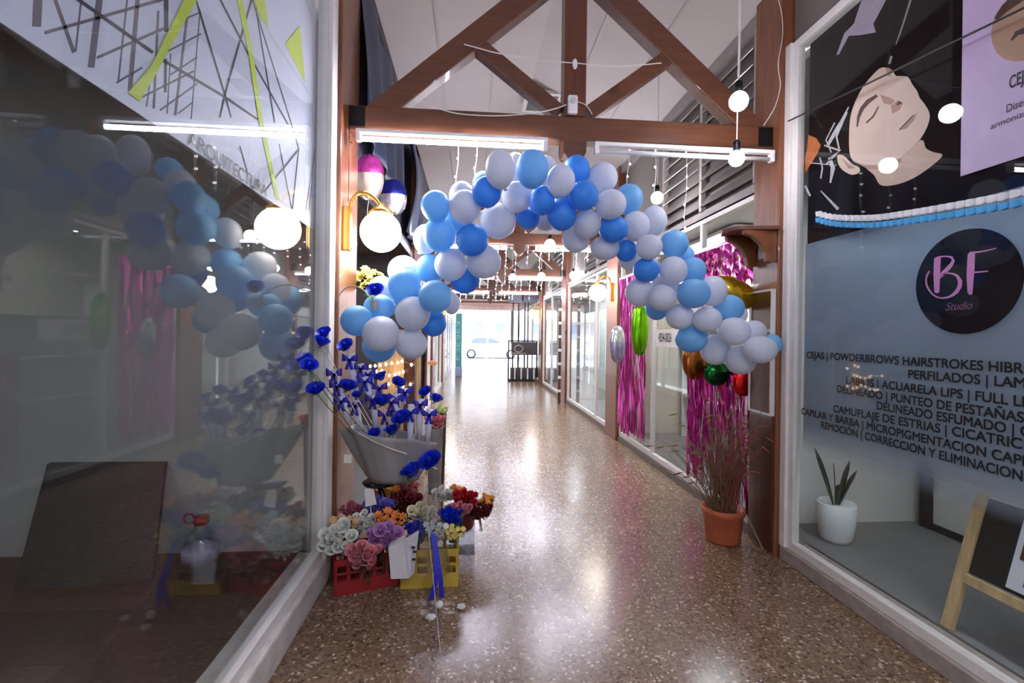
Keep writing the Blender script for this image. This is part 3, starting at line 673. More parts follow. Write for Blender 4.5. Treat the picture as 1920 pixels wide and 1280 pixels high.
# lines of lettering on the glass
XT = XR + .066
LINES = [('CEJAS | POWDERBROWS HAIRSTROKES HIBRI', 'CEJAS | POWDERBROWS HAIRSTROKES', 1512, 671, 1843.6, 695), ('PERFILADOS | LAMI', 'PERFILADOS', 1702, 709, 1838, 721),
         ('LABIOS | ACUARELA LIPS | FULL LI', 'LABIOS | ACUARELA LIPS', 1586, 719, 1805, 748), ('DELINEADO | PUNTEO DE PESTAÑAS', 'DELINEADO | PUNTEO DE PESTAÑAS', 1569, 735, 1920, 793),
         ('DELINEADO ESFUMADO | C', 'DELINEADO ESFUMADO', 1643, 767, 1886.5, 812), ('CAMUFLAJE DE ESTRIAS | CICATRICES', 'CAMUFLAJE DE ESTRIAS', 1562, 772, 1763, 812),
         ('CAPILAR Y BARBA | MICROPIGMENTACION CAPI', 'CAPILAR Y BARBA | MICROPIGMENTACION', 1502, 776, 1849, 857.5), ('REMOCIÓN | CORRECCION Y ELIMINACION', 'REMOCIÓN | CORRECCION Y ELIMINACION', 1539, 802, 1917.5, 902.6)]
for i, (txt, ref, ua, va, ub, vb) in enumerate(LINES):
    a = onx(ua, va, XT); b = onx(ub, vb, XT); ws = (a.y - b.y) / text_w(ref)
    o = wall_text('window_lettering', txt, 1, XT, a.y, a.z, .043, ws, M_INK, fat=.0028, slope=(b.z - a.z) / (a.y - b.y))
    tag(o, '%s line of black lettering on the right shop glass, %s' % (ORD[i], ('beginning CEJAS', 'beginning PERFILADOS', 'beginning LABIOS', 'with PUNTEO DE', 'with ESFUMADO', 'beginning CAMUFLAJE', 'beginning CAPILAR', 'beginning REMOCIÓN')[i]), 'lettering', 'lettering on the right shop glass')
XE = XR + .062
ec = onx(1808, 528, XE); er = .232
em = thing('round_emblem', ec - V((0, 0, er)), 'round black emblem with pink script letters on right shop glass', 'sign')
MB().lathe(ec, [(er, -.0012), (er, .0012)], 64, (1, 0, 0)).build('disc', pm('emblem_black', (24, 20, 28), rough=.7, var=.1, spec=.1), em)
ZB = zz(5.818, 1700, 420); M_PINK = pm('pink_print', (246, 158, 222), rough=.5, var=.04)
shapes('stems', M_PINK, em, XE - .0025, [[(300, 375), (330, 357), (370, 363), (362, 560), (355, 740), (330, 755), (302, 742), (292, 560)], [(665, 335), (688, 305), (745, 300), (738, 500), (715, 765), (685, 772), (662, 742), (653, 560)]], .001, ZB)
strokes('curves', M_PINK, em, XE - .0036, [
    ([(315, 368), (370, 355), (430, 350), (490, 362), (508, 400), (480, 450), (440, 495), (395, 540), (350, 585)], [12, 14, 14, 24, 30, 42, 46, 46, 30]),
    ([(355, 575), (395, 548), (440, 534), (500, 540), (550, 565), (582, 620), (578, 680), (545, 735), (500, 775), (450, 798), (390, 808), (330, 797), (280, 765), (240, 715), (215, 660), (208, 610), (222, 555), (246, 512)], [18, 16, 14, 18, 30, 46, 46, 40, 30, 20, 15, 14, 16, 18, 18, 18, 18, 14]),
    ([(690, 312), (800, 302), (900, 282), (976, 262)], [18, 16, 13, 8]), ([(730, 527), (820, 519), (888, 512)], [18, 16, 13])], .001, ZB)
a = onx(1700 + 425 / 5.818, 420 + 940 / 5.818, XE); b = onx(1700 + 712 / 5.818, 420 + 930 / 5.818, XE)
wall_text('small_lettering', 'Studio', 1, XE - .003, a.y, a.z, .036, (a.y - b.y) / text_w('Studio'), pm('dim_pink_print', (170, 112, 150), rough=.5), em, shear=.35)
# paper garland under the posters, hung on the outside of the glass
gar = thing('paper_garland', onx(1535, 425, XR - .01), 'white and sky blue scalloped paper garland across the right shop window', 'garland')
gp = [(1535, 405), (1568, 412), (1635, 413), (1695, 406), (1760, 396), (1825, 385), (1890, 373), (1960, 355), (2060, 325)]
gw = smooth_path([onx(u, v, XR - .012) for u, v in gp], 5)
def even(pts, step):
    out = [pts[0]]; acc = 0
    for a, b in zip(pts, pts[1:]):
        L = (b - a).length; d = step - acc
        while d <= L: out.append(a.lerp(b, d / L)); d += step
        acc = (acc + L) % step
    return out
ge = even(gw, .042)
for nm, mt, dz, rr, sh in (('white_frill', pm('white_tissue', (240, 240, 242), rough=.8), .016, .030, 0), ('blue_frill', pm('blue_tissue', (88, 178, 234), rough=.8), -.022, .028, .3)):
    mb = MB()
    for i, p in enumerate(ge):
        mb.grid(lambda a, b, p=p: p + V((-.018 * math.sin(a * math.pi) * (1 - .3 * b), -.024 + .048 * a, dz - rr * (b - .35) * (1 - .45 * abs(2 * a - 1) ** 2.2 * (1 if b > .5 else .2)))), 8, 5)
        mb.grid(lambda a, b, p=p: p + V((.004 + .008 * math.sin(a * math.pi), -.024 + .048 * a, dz - rr * (b - .35) * (1 - .45 * abs(2 * a - 1) ** 2.2))), 6, 3)
    mb.build(nm, mt, gar, smooth=True)

# ------------------------------------------------------------------ things in the right shop window
c = onz(1567, 1012, .1); k = dep(c) / FPX
pp = thing('snake_plant', c, 'snake plant in white pot behind the right shop glass', 'plant')
MB().lathe(c, [(23 * k, 0), (27 * k, 8 * k), (31 * k, 35 * k), (33 * k, 70 * k), (31 * k, 72 * k), (30 * k, 66 * k)], 32).build('pot', pm('white_pot', (228, 234, 232), rough=.4, var=.03), pp, smooth=True)
MB().lathe(c, [(.001, 66 * k), (30.5 * k, 65 * k)], 24).build('soil', pm('dark_soil', (40, 34, 30), rough=.9, var=.4, scale=40), pp)
tp = c + V((0, 0, 64 * k))
for du, dv, w, ph in ((-42, -108, 5, .2), (-6, -80, 6, 1.0), (24, -84, 10, .5), (38, -66, 6, 1.4), (4, -40, 5, 2.0)):
    b = tp + V((du * .12 * k, 0, 0)); t = tp + _R * (du * k) + V((0, 0, -dv * k))
    def lf(s, e, b=b, t=t, w=w, ph=ph):
        q = b.lerp(t, s) + V((0, 0, .02 * math.sin(s * 3))); ww = w * k * math.sin(min(1, s * 1.6 + .22) * math.pi * .5) * (1 - max(0, s - .75) * 3.8)
        return q + (_R * math.cos(ph) + V((0, 1, 0)) * math.sin(ph)) * (e - .5) * 2 * ww
    MB().grid(lf, 10, 2).build('leaf', pm('dark_leaf', (62, 74, 62), rough=.4, var=.3, scale=18), pp, smooth=True, thick=.004)
# A-frame sign
fl = onz(1776, 1176, .1); tl = onx(1855, 890, fl.x + .17); dirv = (tl - fl)
top = fl + dirv * 1.55
af = thing('a_frame_sign', V((fl.x + .25, fl.y - .32, .1)), 'pale wooden A-frame sign with a price sheet behind right shop glass', 'sign')
W2 = V((0, -.62, 0))
for d in (V((0, 0, 0)), W2): MB().bar(fl + d, top + d, .05, .03, (0, 1, 0)).build('leg', M_LIGHTWOOD, af, bevel=.003)
for d in (V((0, 0, 0)), W2): MB().bar(V((fl.x + .62, fl.y, .1)) + d, top + d + V((.03, 0, 0)), .05, .03, (0, 1, 0)).build('leg', M_LIGHTWOOD, af, bevel=.003)
def af_at(s, e): return fl + dirv * s + W2 * e
nrm = dirv.cross(V((0, 1, 0))).normalized(); nrm = nrm if nrm.x < 0 else -nrm
MB().bar(af_at(.34, .02), af_at(.34, .98), .045, .03, dirv).build('rail', M_LIGHTWOOD, af, bevel=.003)
MB().bar(af_at(1.5, .02), af_at(1.5, .98), .045, .03, dirv).build('rail', M_LIGHTWOOD, af, bevel=.003)
def quad(s0, s1, e0, e1, off): return [af_at(s0, e0) + nrm * off, af_at(s0, e1) + nrm * off, af_at(s1, e1) + nrm * off, af_at(s1, e0) + nrm * off]
MB().prism(quad(.38, .86, .03, .97, 0), -nrm * .008).build('board', pm('chalk_black', (30, 26, 26), rough=.7), af)
MB().prism(quad(.86, 1.46, .03, .97, 0), -nrm * .008).build('upper_board', pm('pale_board', (206, 200, 198), rough=.6), af)
sh = MB().prism(quad(.40, .98, .30, .92, .006), -nrm * .003).build('price_sheet', pm('sheet_white', (226, 230, 238), rough=.4, var=.04), af)
MB().prism(quad(.395, .985, .285, .935, .003), -nrm * .003).build('sheet_border', pm('sheet_navy', (26, 32, 44), rough=.4), af)
mb = MB()
for s0, s1, e0, e1 in ((.9, .94, .45, .9), (.85, .87, .5, .9), (.8, .82, .36, .44), (.78, .81, .5, .9)): mb.prism(quad(s0, s1, e0, e1, .0075), -nrm * .001)
mb.build('printed_lines', pm('print_grey_blue', (120, 136, 160), rough=.5), sh)
MB().prism(quad(.58, .68, .34, .44, .0075), -nrm * .001).build('brown_photo', pm('print_brown', (92, 58, 34), rough=.5, var=.4), sh)
MB().prism(quad(.44, .49, .40, .62, .0075), -nrm * .001).build('violet_photo', pm('print_violet', (84, 66, 106), rough=.5, var=.3), sh)
vs, fs = text_mesh('10', bold=.03); uy = dirv.normalized(); o0 = af_at(.575, .44) + nrm * .0085
MB().add([o0 + V((0, -1, 0)) * v.x * .13 + uy * v.y * .13 for v in vs], fs).build('number', pm('print_gold', (206, 176, 96), rough=.4), sh)
# dark-edged counter inside
ct = thing('counter', (3.15, 1.9, .1), 'white counter with a dark end panel at the back of right shop', 'counter')
a = onz(1742, 990, .1)
MB().box(a.x, a.x + .9, a.y - 1.1, a.y, .1, 1.0).build('body', M_OFFW, ct); MB().box(a.x - .02, a.x, a.y - .03, a.y + .06, .1, 1.0).build('end_panel', pm('black_edge', (36, 32, 32), rough=.5), ct)
MB().box(a.x - .015, a.x, a.y - 1.1, a.y - .03, .1, .15).build('plinth', pm('black_edge', (36, 32, 32)), ct)

# ------------------------------------------------------------------ carved bracket shelf on the right pilaster
yb0, yb1 = 3.12, 3.42
cs = thing('carved_shelf', (XR - .03, 3.27, 2.0), 'carved wooden bracket shelf sticking out of the right pilaster', 'shelf')
zt = 2.245
MB().prism([(XR - .03, yb0 - .02, zt), (XR - .30, yb0 + .04, zt), (XR - .36, (yb0 + yb1) / 2, zt), (XR - .30, yb1 - .02, zt), (XR - .03, yb1 + .04, zt)], (0, 0, .028)).build('shelf_board', wood('shelf_wood', (96, 50, 36), (56, 26, 18), (5, 5, 5)), cs, bevel=.006)
for y in (yb0 + .02, yb1 - .05):
    pr = [(XR - .03, zt), (XR - .27, zt), (XR - .26, zt - .03), (XR - .2, zt - .05), (XR - .15, zt - .09), (XR - .115, zt - .15), (XR - .10, zt - .215), (XR - .07, zt - .225), (XR - .03, zt - .21)]
    MB().prism([(x, y, z) for x, z in pr], (0, .045, 0)).build('bracket', M_CARVE, cs, bevel=.006)
MB().prism([(XR - .035, yb0 + .06, zt), (XR - .035, yb0 + .06, zt - .1), (XR - .035, (yb0 + yb1) / 2, zt - .06), (XR - .035, yb1 - .05, zt - .1), (XR - .035, yb1 - .05, zt)], (-.02, 0, 0)).build('apron', M_CARVE, cs)
MB().box(XR - .055, XR - .03, 3.235, 3.325, 2.07, 2.16).build('switch_box', pm('pale_switch', (214, 208, 208), rough=.4), cs, bevel=.004)
# ------------------------------------------------------------------ foil things in the gift shop window
def foil(name, rgb, rough=.22): return pm(name, rgb, rough=rough, metal=.85, var=.2, scale=9)
F_PINK = foil('pink_foil', (232, 84, 190)); F_MAG = foil('magenta_foil', (196, 40, 150)); F_GOLD = foil('gold_foil', (214, 174, 40)); F_GREEN = foil('green_foil', (120, 200, 24))
F_SILV = foil('silver_foil', (220, 220, 226)); F_DGREEN = foil('dark_green_foil', (20, 90, 40)); F_ORANGE = foil('bronze_foil', (160, 92, 40)); F_RED = foil('red_foil', (214, 30, 26)); F_NAVY = foil('navy_foil', (46, 50, 150))
def fringe(name, label, x, y0, y1, zt, zb, n, mat, seed=1, jag=.05, org=None, lean=0):
    rd = random.Random(seed); mb = MB()
    for i in range(n):
        y = y0 + (y1 - y0) * (i + .5) / n; w = abs(y1 - y0) / n * 1.3; top = zt if not callable(zt) else zt((i + .5) / n); bot = (zb if not callable(zb) else zb((i + .5) / n)) + rd.uniform(-jag, jag)
        m = 9; ph = rd.uniform(0, 6); amp = rd.uniform(.004, .02); pv = None
        for k in range(m + 1):
            s = k / m; z = top + (bot - top) * s; xx = x - lean * s + amp * math.sin(ph + s * 7) * (s * .8 + .2); yy = y + .012 * math.sin(ph * 2 + s * 5) * s; tw = rd.uniform(-.9, .9)
            a = V((xx + math.sin(tw) * w / 2, yy + math.cos(tw) * w / 2, z)); b = V((xx - math.sin(tw) * w / 2, yy - math.cos(tw) * w / 2, z))
            if pv: mb.add([pv[0], pv[1], b, a], [(0, 1, 2, 3)])
            pv = (a, b)
    t = thing(name, (x, (y0 + y1) / 2, zb if not callable(zb) else zb(.5)), label, 'foil curtain')
    mb.build('strips', mat, t)
    hd = MB()
    for i in range(12):
        s0, s1 = i / 12, (i + 1) / 12; za = zt if not callable(zt) else zt(s0); zc_ = zt if not callable(zt) else zt(s1)
        hd.prism([(x - .008, y0 + (y1 - y0) * s0, za), (x - .008, y0 + (y1 - y0) * s1, zc_), (x - .008, y0 + (y1 - y0) * s1, zc_ + .03), (x - .008, y0 + (y1 - y0) * s0, za + .03)], (.012, 0, 0))
    hd.build('header_strip', mat, t)
    return t
a0 = onx(1163, 505, XR - .03); a1 = onx(1212, 500, XR - .03); bb0 = onx(1163, 775, XR - .03); bb1 = onx(1212, 805, XR - .03)
fringe('foil_fringe_curtain', 'tall pink foil fringe curtain on the far window, beside the dark pillar', XR - .03, a0.y, a1.y, 2.3, .22, 34, F_PINK, 2)
a0 = onx(1302, 478, XR - .03); a1 = onx(1412, 442, XR - .03)
fringe('foil_fringe_curtain', 'gathered pink foil fringe below the carved shelf, above gold balloon', XR - .03, a0.y, a1.y - .0, lambda s: a0.z + (a1.z - a0.z) * s, 1.86, 26, F_PINK, 5, .1)
a0 = onx(1290, 715, XR - .03); a1 = onx(1410, 715, XR - .03)
fringe('foil_fringe_curtain', 'wide magenta foil fringe behind the dry grass plant', XR - .03, a0.y, a1.y, lambda s: 1.26 - .08 * s, .24, 44, F_MAG, 8, .12)
def foil_balloon(u, v, y, rx, ry, mats, label, pts=None, tilt=0, flat=.45):
    p = ony(u, v, y); k = dep(p) / FPX; rx *= k; ry *= k
    t = thing('foil_balloon', p - V((0, 0, ry)), label, 'foil balloon', 'foil balloons')
    rd = random.Random(int(u * 7 + v)); mb = MB(); n, m = 30, 16
    def fn(a, b):
        w = a * 2 * math.pi; f = b * math.pi; rr = math.sin(f)
        cr = 1 + .05 * math.sin(w * 9 + rd.random() * .3) * rr ** .5 * (1 - abs(math.cos(f)) ** 3)
        q = V((rx * rr ** .75 * math.cos(w) * cr, rx * flat * rr * math.sin(w), -ry * math.cos(f) * (1 + .04 * math.sin(w * 7))))
        c_, s_ = math.cos(tilt), math.sin(tilt)
        return p + V((q.x * c_ - q.z * s_, q.y, q.x * s_ + q.z * c_))
    mb.grid(fn, n, m); o = mb.build('body', mats[0], t, smooth=True)
    if len(mats) > 1:
        mb = MB(); mb.grid(lambda a, b: p + (fn(a * .5 + .5, b * .5 + .04) - p) * 1.012, 16, 8); mb.build('printed_patch', mats[1], t, smooth=True)
    MB().tube(smooth_path([p - V((0, 0, ry)), p - V((.01, 0, ry + .12)), p - V((-.01, 0, ry + .25))]), .0015, 5).build('ribbon', M_WIRE, t)
    return t
foil_balloon(692, 332, 3.62, 27, 42, [F_PINK, foil('cream_foil', (226, 214, 196), .3)], 'tall pink and cream foil balloon above the left globe lamp')
foil_balloon(737, 370, 3.85, 25, 33, [F_NAVY, F_SILV], 'round navy and silver foil balloon right of the pink one')
foil_balloon(1200, 617, 4.95, 16, 48, [F_GREEN], 'lime green leaf-shaped foil balloon before the pink curtain', flat=.5)
foil_balloon(1158, 645, 5.6, 15, 34, [F_SILV, foil('lilac_foil', (196, 188, 226))], 'white and silver foil balloon left of the lime one')
foil_balloon(1376, 548, 3.42, 46, 25, [F_GOLD], 'gold foil balloon under the gathered pink fringe', tilt=-.45)
foil_balloon(1304, 676, 3.9, 24, 34, [F_ORANGE], 'bronze foil balloon below the right part of the arch')
foil_balloon(1344, 700, 3.75, 24, 22, [F_DGREEN], 'dark green foil balloon beside the bronze one')
foil_balloon(1394, 716, 3.5, 20, 26, [F_RED], 'red foil balloon at the top of magenta fringe')
# notice with a telephone number in the gift shop window
XN = XR + .03
a = onx(1232, 590, XN); b = onx(1280, 652, XN)
nt_ = thing('shop_notice', V((XN, (a.y + b.y) / 2, b.z)), 'white and yellow notice with a telephone number in gift shop window', 'sign')
MB().box(XN - .001, XN + .002, b.y, a.y, b.z, 1.6).build('sheet', pm('notice_white', (236, 232, 226), rough=.5, var=.02), nt_)
zc = onx(1234, 617, XN).z
MB().box(XN - .003, XN - .001, b.y, a.y, zc, 1.6).build('yellow_band', pm('notice_yellow', (224, 190, 110), rough=.5), nt_)
q0 = onx(1235, 640, XN); q1 = onx(1259, 642, XN)
wall_text('number', '4254-0826', 1, XN - .003, q0.y, q0.z, .10, (q0.y - q1.y) / text_w('4254-0826'), M_INK, nt_, bold=.02)
# simple shelving behind the glass
shv = thing('shop_shelf', (3.2, 4.9, .06), 'pale shelves on the beige wall of gift shop', 'shelf')
for z in (.65, 1.15, 1.65): MB().box(3.08, 3.298, 3.7, 6.8, z, z + .025).build('shelf_board', M_OFFW, shv)
for y in (3.7, 5.2, 6.78): MB().box(3.08, 3.298, y, y + .025, .06, 2.1).build('upright', M_OFFW, shv)

# ------------------------------------------------------------------ dry grass in a terracotta pot
c = onz(1359, 1012, 0); c.x = min(c.x, 1.88); k = dep(c) / FPX
gp_ = thing('potted_grass', c, 'dry reddish grass in terracotta pot by the right pilaster', 'plant')
MB().lathe(c, [(29 * k, 0), (31 * k, 4 * k), (35 * k, 50 * k), (38 * k, 52 * k), (38.5 * k, 62 * k), (36 * k, 63 * k), (33 * k, 56 * k)], 32).build('pot', pm('terracotta', (186, 98, 66), rough=.6, var=.1), gp_, smooth=True)
MB().lathe(c, [(.001, 56 * k), (34 * k, 55 * k)], 24).build('soil', pm('dark_soil', (40, 34, 30)), gp_)
rd = random.Random(12); base = c + V((0, 0, 55 * k))
for nm, mt, cntb, u0, u1 in (('olive_blades', pm('olive_grass', (122, 104, 72), rough=.7, var=.3, scale=30), 90, -115, 20), ('red_blades', pm('red_grass', (140, 74, 62), rough=.7, var=.3, scale=30), 70, -20, 82)):
    mb = MB()
    for i in range(cntb):
        du = rd.uniform(u0, u1); hh = rd.uniform(100, 235) * (1 - abs(du + 10) / 260); fx = du * k; fy = rd.uniform(-.28, .12)
        b = base + V((rd.uniform(-.08, .08), rd.uniform(-.08, .08), 0)); tipx = fx + b.x - base.x
        if b.x + tipx > XR - .06: tipx = XR - .06 - b.x
        pts = [b, b + V((tipx * .35, fy * .3, hh * k * .5)), b + V((tipx * .8, fy * .8, hh * k * .92)), b + V((tipx * 1.05 if tipx < 0 else tipx, fy, hh * k * (.98 - .1 * rd.random())))]
        pts = smooth_path(pts, 4); w = rd.uniform(.0022, .0045); mb.tube(pts, [w * (1 - .8 * j / (len(pts) - 1)) for j in range(len(pts))], 4, cap=False)
        if rd.random() < .4:
            t = pts[-1]; d = (pts[-1] - pts[-4]).normalized()
            mb.tube([t - d * .07, t - d * .035, t + d * .01], [.002, .007, .001], 5)
    mb.build(nm, mt, gp_, smooth=True)
p = onz(1432, 1032, 0)
tag(MB().tube(smooth_path([p, p + V((-.03, .08, .12)), V((c.x + .1, c.y - .02, .33))]), .004, 6).build('dry_stick', pm('pale_stick', (168, 140, 112), rough=.7)), 'pale dry stick leaning from the terracotta pot to the floor', 'stick')

# ------------------------------------------------------------------ flowers
def bloom_mesh(kind, mat):
    key = kind + mat.name
    if key in bloom_mesh.c: return bloom_mesh.c[key]
    mb = MB()
    if kind == 'rose':
        for n, r, h, sp, fl in ((3, .34, .98, 1.3, .02), (4, .58, .92, 1.0, .12), (5, .8, .72, .8, .32)):
            for i in range(n):
                a0 = i * 2 * math.pi / n + r * 5
                mb.grid(lambda s, e, a0=a0, r=r, h=h, sp=sp, fl=fl: (lambda a, rr: V((rr * math.cos(a), rr * math.sin(a), h * s * (1 - .12 * (2 * e - 1) ** 2) - .35)))(a0 + (2 * e - 1) * sp, r * (.3 + .7 * s ** .5) + fl * max(0, s - .6) * 2.5), 4, 4)
        mb.ell((0, 0, .2), .28, .28, .4, 8, 6)
    elif kind == 'lily':
        for j, n in ((0, 7), (1, 6)):
            for i in range(n):
                a0 = i * 2 * math.pi / n + j * .5
                mb.grid(lambda s, e, a0=a0, j=j: V((math.cos(a0) * s * (1 - .2 * j), math.sin(a0) * s * (1 - .2 * j), .25 * j + .35 * s - .3 * s * s)) + V((-math.sin(a0), math.cos(a0), 0)) * (2 * e - 1) * .3 * math.sin(math.pi * min(.97, s * .85 + .12)) + V((0, 0, .1)) * (2 * e - 1) ** 2, 5, 3)
        mb.ell((0, 0, .22), .2, .2, .16, 8, 6)
    me = mb.build('tmp', mat, smooth=True, org=(0, 0, 0)); d = me.data; bpy.data.objects.remove(me); d.name = kind; bloom_mesh.c[key] = d
    return d
bloom_mesh.c = {}
def put_bloom(parent, p, r, kind, mat, rd, name='bloom', face=(0, -.6, .8)):
    o = bpy.data.objects.new(name, bloom_mesh(kind, mat)); COL.objects.link(o); o.parent = parent; o.location = V(p) - ORG[parent.name]
    d = (V(face) + V((rd.uniform(-.5, .5), rd.uniform(-.4, .3), rd.uniform(-.2, .3)))).normalized()
    o.rotation_euler = (d.to_track_quat('Z', 'Y') @ Matrix.Rotation(rd.uniform(0, 6), 3, 'Z').to_quaternion()).to_euler(); o.scale = (r, r, r * (1.25 if kind == 'rose' else 1)); return o
def leaf_blob(parent, c, R, n, rd, mat=M_LEAF):
    mb = MB()
    for i in range(n):
        d = V((rd.uniform(-1, 1), rd.uniform(-1, 1), rd.uniform(-.5, .8))).normalized(); b = V(c) + V((d.x * R * .3, d.y * R * .3, -R * .4)); t = V(c) + V((d.x, d.y, d.z * .8)) * R * rd.uniform(.8, 1.1)
        s = d.cross(V((0, 0, 1))); s = s.normalized() if s.length > .1 else V((1, 0, 0))
        mb.grid(lambda a, e, b=b, t=t, s=s: b.lerp(t, a) + s * (2 * e - 1) * R * .3 * math.sin(math.pi * min(.98, a * .9 + .06)), 4, 2)
    for i in range(3):
        mb.tube([V(c) + V((rd.uniform(-.3, .3) * R, rd.uniform(-.3, .3) * R, -R * .2)), V(c) + V((rd.uniform(-.2, .2) * R, 0, -R * 1.6))], .003, 5)
    return mb.build('foliage', mat, parent, smooth=True)
def petals(n, rgb): return pm(n + '_petals', rgb, rough=.6, var=.25, scale=26)
P_W, P_PEACH, P_MAUVE, P_PINK, P_OR, P_LIL, P_DUST, P_MARI, P_DRED, P_CREAM, P_YEL, P_CRIM = (petals('white', (240, 240, 228)), petals('peach', (238, 190, 140)), petals('mauve', (192, 140, 196)), petals('pink', (222, 140, 148)),
    petals('orange', (236, 138, 62)), petals('lilac_blue', (128, 116, 206)), petals('dusty_rose', (176, 100, 112)), petals('marigold', (242, 158, 40)), petals('dark_red', (112, 24, 30)), petals('cream', (236, 226, 196)), petals('yellow', (244, 214, 130)), petals('crimson', (190, 26, 44)))
def bunch(u, v, y, R, kind, mat, n, label, br=.29):
    c = ony(u, v, y); k = dep(c) / FPX; R *= k * 1.18; n += 5; c.x = max(c.x, XL + R * .8); rd = random.Random(int(u * 3 + v))
    t = thing('flower_bunch', c - V((0, 0, R)), label, 'flowers', 'artificial flower bunches')
    for i in range(n):
        w = i * 2.4; rr = R * .85 * math.sqrt((i + .3) / n); p = c + V((rr * math.cos(w), -R * .45 * (1 - (rr / R) ** 2) + rd.uniform(-.2, .1) * R, rr * math.sin(w) * .8))
        put_bloom(t, p, R * br * rd.uniform(.85, 1.2), kind, mat, rd)
    leaf_blob(t, c + V((0, R * .3, -R * .3)), R * 1.05, 20, rd); return t
bunch(628, 1006, 2.86, 33, 'rose', P_W, 8, 'white rose bunch at the left front of red crate')
bunch(648, 980, 2.96, 24, 'lily', P_PEACH, 5, 'peach flower bunch above the white roses in red crate')
bunch(722, 1004, 2.84, 30, 'rose', P_MAUVE, 7, 'mauve flower bunch in the middle of red crate')
bunch(686, 1036, 2.77, 28, 'rose', P_PINK, 6, 'pink bud bunch drooping over the front of red crate')
bunch(690, 974, 3.0, 24, 'rose', P_W, 6, 'white flower bunch between the peach and orange flowers')
bunch(733, 972, 2.97, 26, 'lily', P_OR, 5, 'orange lily bunch behind the mauve flowers')
bunch(716, 948, 3.12, 27, 'rose', P_LIL, 6, 'lilac blue flower bunch behind the orange lilies')
bunch(664, 957, 3.12, 22, 'rose', P_DUST, 6, 'dusty rose bunch beside the brown pilaster foot')
bunch(722, 922, 3.24, 24, 'lily', P_MARI, 5, 'marigold yellow bunch at the back of left flowers')
bunch(762, 938, 3.14, 26, 'rose', P_DRED, 6, 'dark red rose bunch right of the marigold flowers')
bunch(762, 914, 3.3, 22, 'rose', P_PINK, 5, 'pale pink bunch at the back, under the grey wrap')
bunch(792, 960, 3.04, 22, 'rose', P_CREAM, 6, 'cream rose bunch in the middle of the row')
bunch(786, 992, 2.96, 20, 'rose', M_ROSEB, 5, 'blue rose bunch beside the white paper bag')
bunch(818, 988, 2.92, 22, 'lily', P_W, 6, 'white daisy bunch in the yellow crate')
bunch(852, 994, 2.92, 19, 'lily', P_YEL, 5, 'cream yellow daisy bunch at right end of yellow crate')
bunch(846, 965, 3.02, 20, 'rose', M_ROSEB, 6, 'blue rose bunch behind the cream yellow daisies')
bunch(874, 932, 3.32, 21, 'rose', P_CRIM, 6, 'crimson rose bunch in dark red pot')
bunch(911, 936, 3.3, 15, 'lily', P_MARI, 4, 'marigold orange bunch at the right edge of flowers')
bunch(855, 920, 3.42, 16, 'lily', P_OR, 4, 'orange bunch behind the crimson roses')
bunch(832, 926, 3.38, 17, 'rose', P_W, 5, 'white bunch left of the crimson roses')
bunch(902, 956, 3.24, 18, 'rose', P_DRED, 5, 'dark red bunch at the front of dark red pot')
bunch(866, 952, 3.22, 17, 'rose', P_PINK, 5, 'pink bunch low in the dark red pot')
bunch(678, 522, 3.56, 26, 'lily', petals('lemon', (240, 232, 130)), 6, 'lemon yellow flower bunch hanging beside the pilaster, above the balloons')
bunch(816, 788, 4.6, 18, 'rose', P_PINK, 6, 'pink bunch standing beyond the blue bouquet')
bunch(826, 768, 4.9, 12, 'lily', petals('lime', (190, 206, 110)), 4, 'lime green bunch beyond the blue bouquet')
# crates and pots
def crate(c, w, d, h, rot, mat, name, label, cat='crate'):
    t = thing(name, c, label, cat); R3 = Matrix.Rotation(rot, 3, 'Z'); th = .008
    def ob(x0, x1, y0, y1, z0, z1, mb):
        mb.obox(V(c) + R3 @ V(((x0 + x1) / 2, (y0 + y1) / 2, (z0 + z1) / 2)), R3 @ V(((x1 - x0) / 2, 0, 0)), R3 @ V((0, (y1 - y0) / 2, 0)), V((0, 0, (z1 - z0) / 2)))
    mb = MB(); ob(-w / 2, w / 2, -d / 2, d / 2, 0, th, mb); mb.build('base', mat, t)
    for s in (-1, 1):
        for (horiz, L, off) in ((True, w, d / 2), (False, d, w / 2)):
            mb = MB(); cols = max(3, int(L / .07))
            def seg(a, b, z0, z1):
                if horiz: ob(a, b, s * off - th / 2, s * off + th / 2, z0, z1, mb)
                else: ob(s * off - th / 2, s * off + th / 2, a, b, z0, z1, mb)
            seg(-L / 2, L / 2, 0, h * .38); seg(-L / 2, L / 2, h * .84, h); seg(-L / 2, L / 2, h * .58, h * .64)
            for i in range(cols + 1):
                x = -L / 2 + L * i / cols; seg(max(-L / 2, x - .011), min(L / 2, x + .011), h * .36, h * .86)
            mb.build('side', mat, t)
    mb = MB()
    for a, b in ((-w / 2 - .008, -w / 2 + .006), (w / 2 - .006, w / 2 + .008)): ob(a, b, -d / 2, d / 2, h - .012, h + .004, mb)
    for a, b in ((-d / 2 - .008, -d / 2 + .006), (d / 2 - .006, d / 2 + .008)): ob(-w / 2, w / 2, a, b, h - .012, h + .004, mb)
    mb.build('rim', mat, t); return t
crate(V((-.622, 2.98, 0)), .36, .26, .20, math.radians(18), pm('red_plastic', (150, 22, 28), rough=.35, var=.08), 'flower_crate', 'red plastic crate full of flowers below the white mullion')
crate(V((-.232, 2.98, 0)), .33, .22, .22, math.radians(2), pm('yellow_plastic', (206, 174, 72), rough=.35, var=.08), 'flower_crate', 'yellow plastic crate with blue and white flowers')
c = V((-.06, 3.36, 0))
cb = thing('clear_box', c, 'clear plastic box standing under the dark red flower pot', 'box')
mb = MB(); w = .1
for a, b, e, f in ((-w, w, -.08, -.076), (-w, w, .076, .08), (-w, -w + .004, -.08, .08), (w - .004, w, -.08, .08)): mb.box(c.x + a, c.x + b, c.y + e, c.y + f, 0, .15)
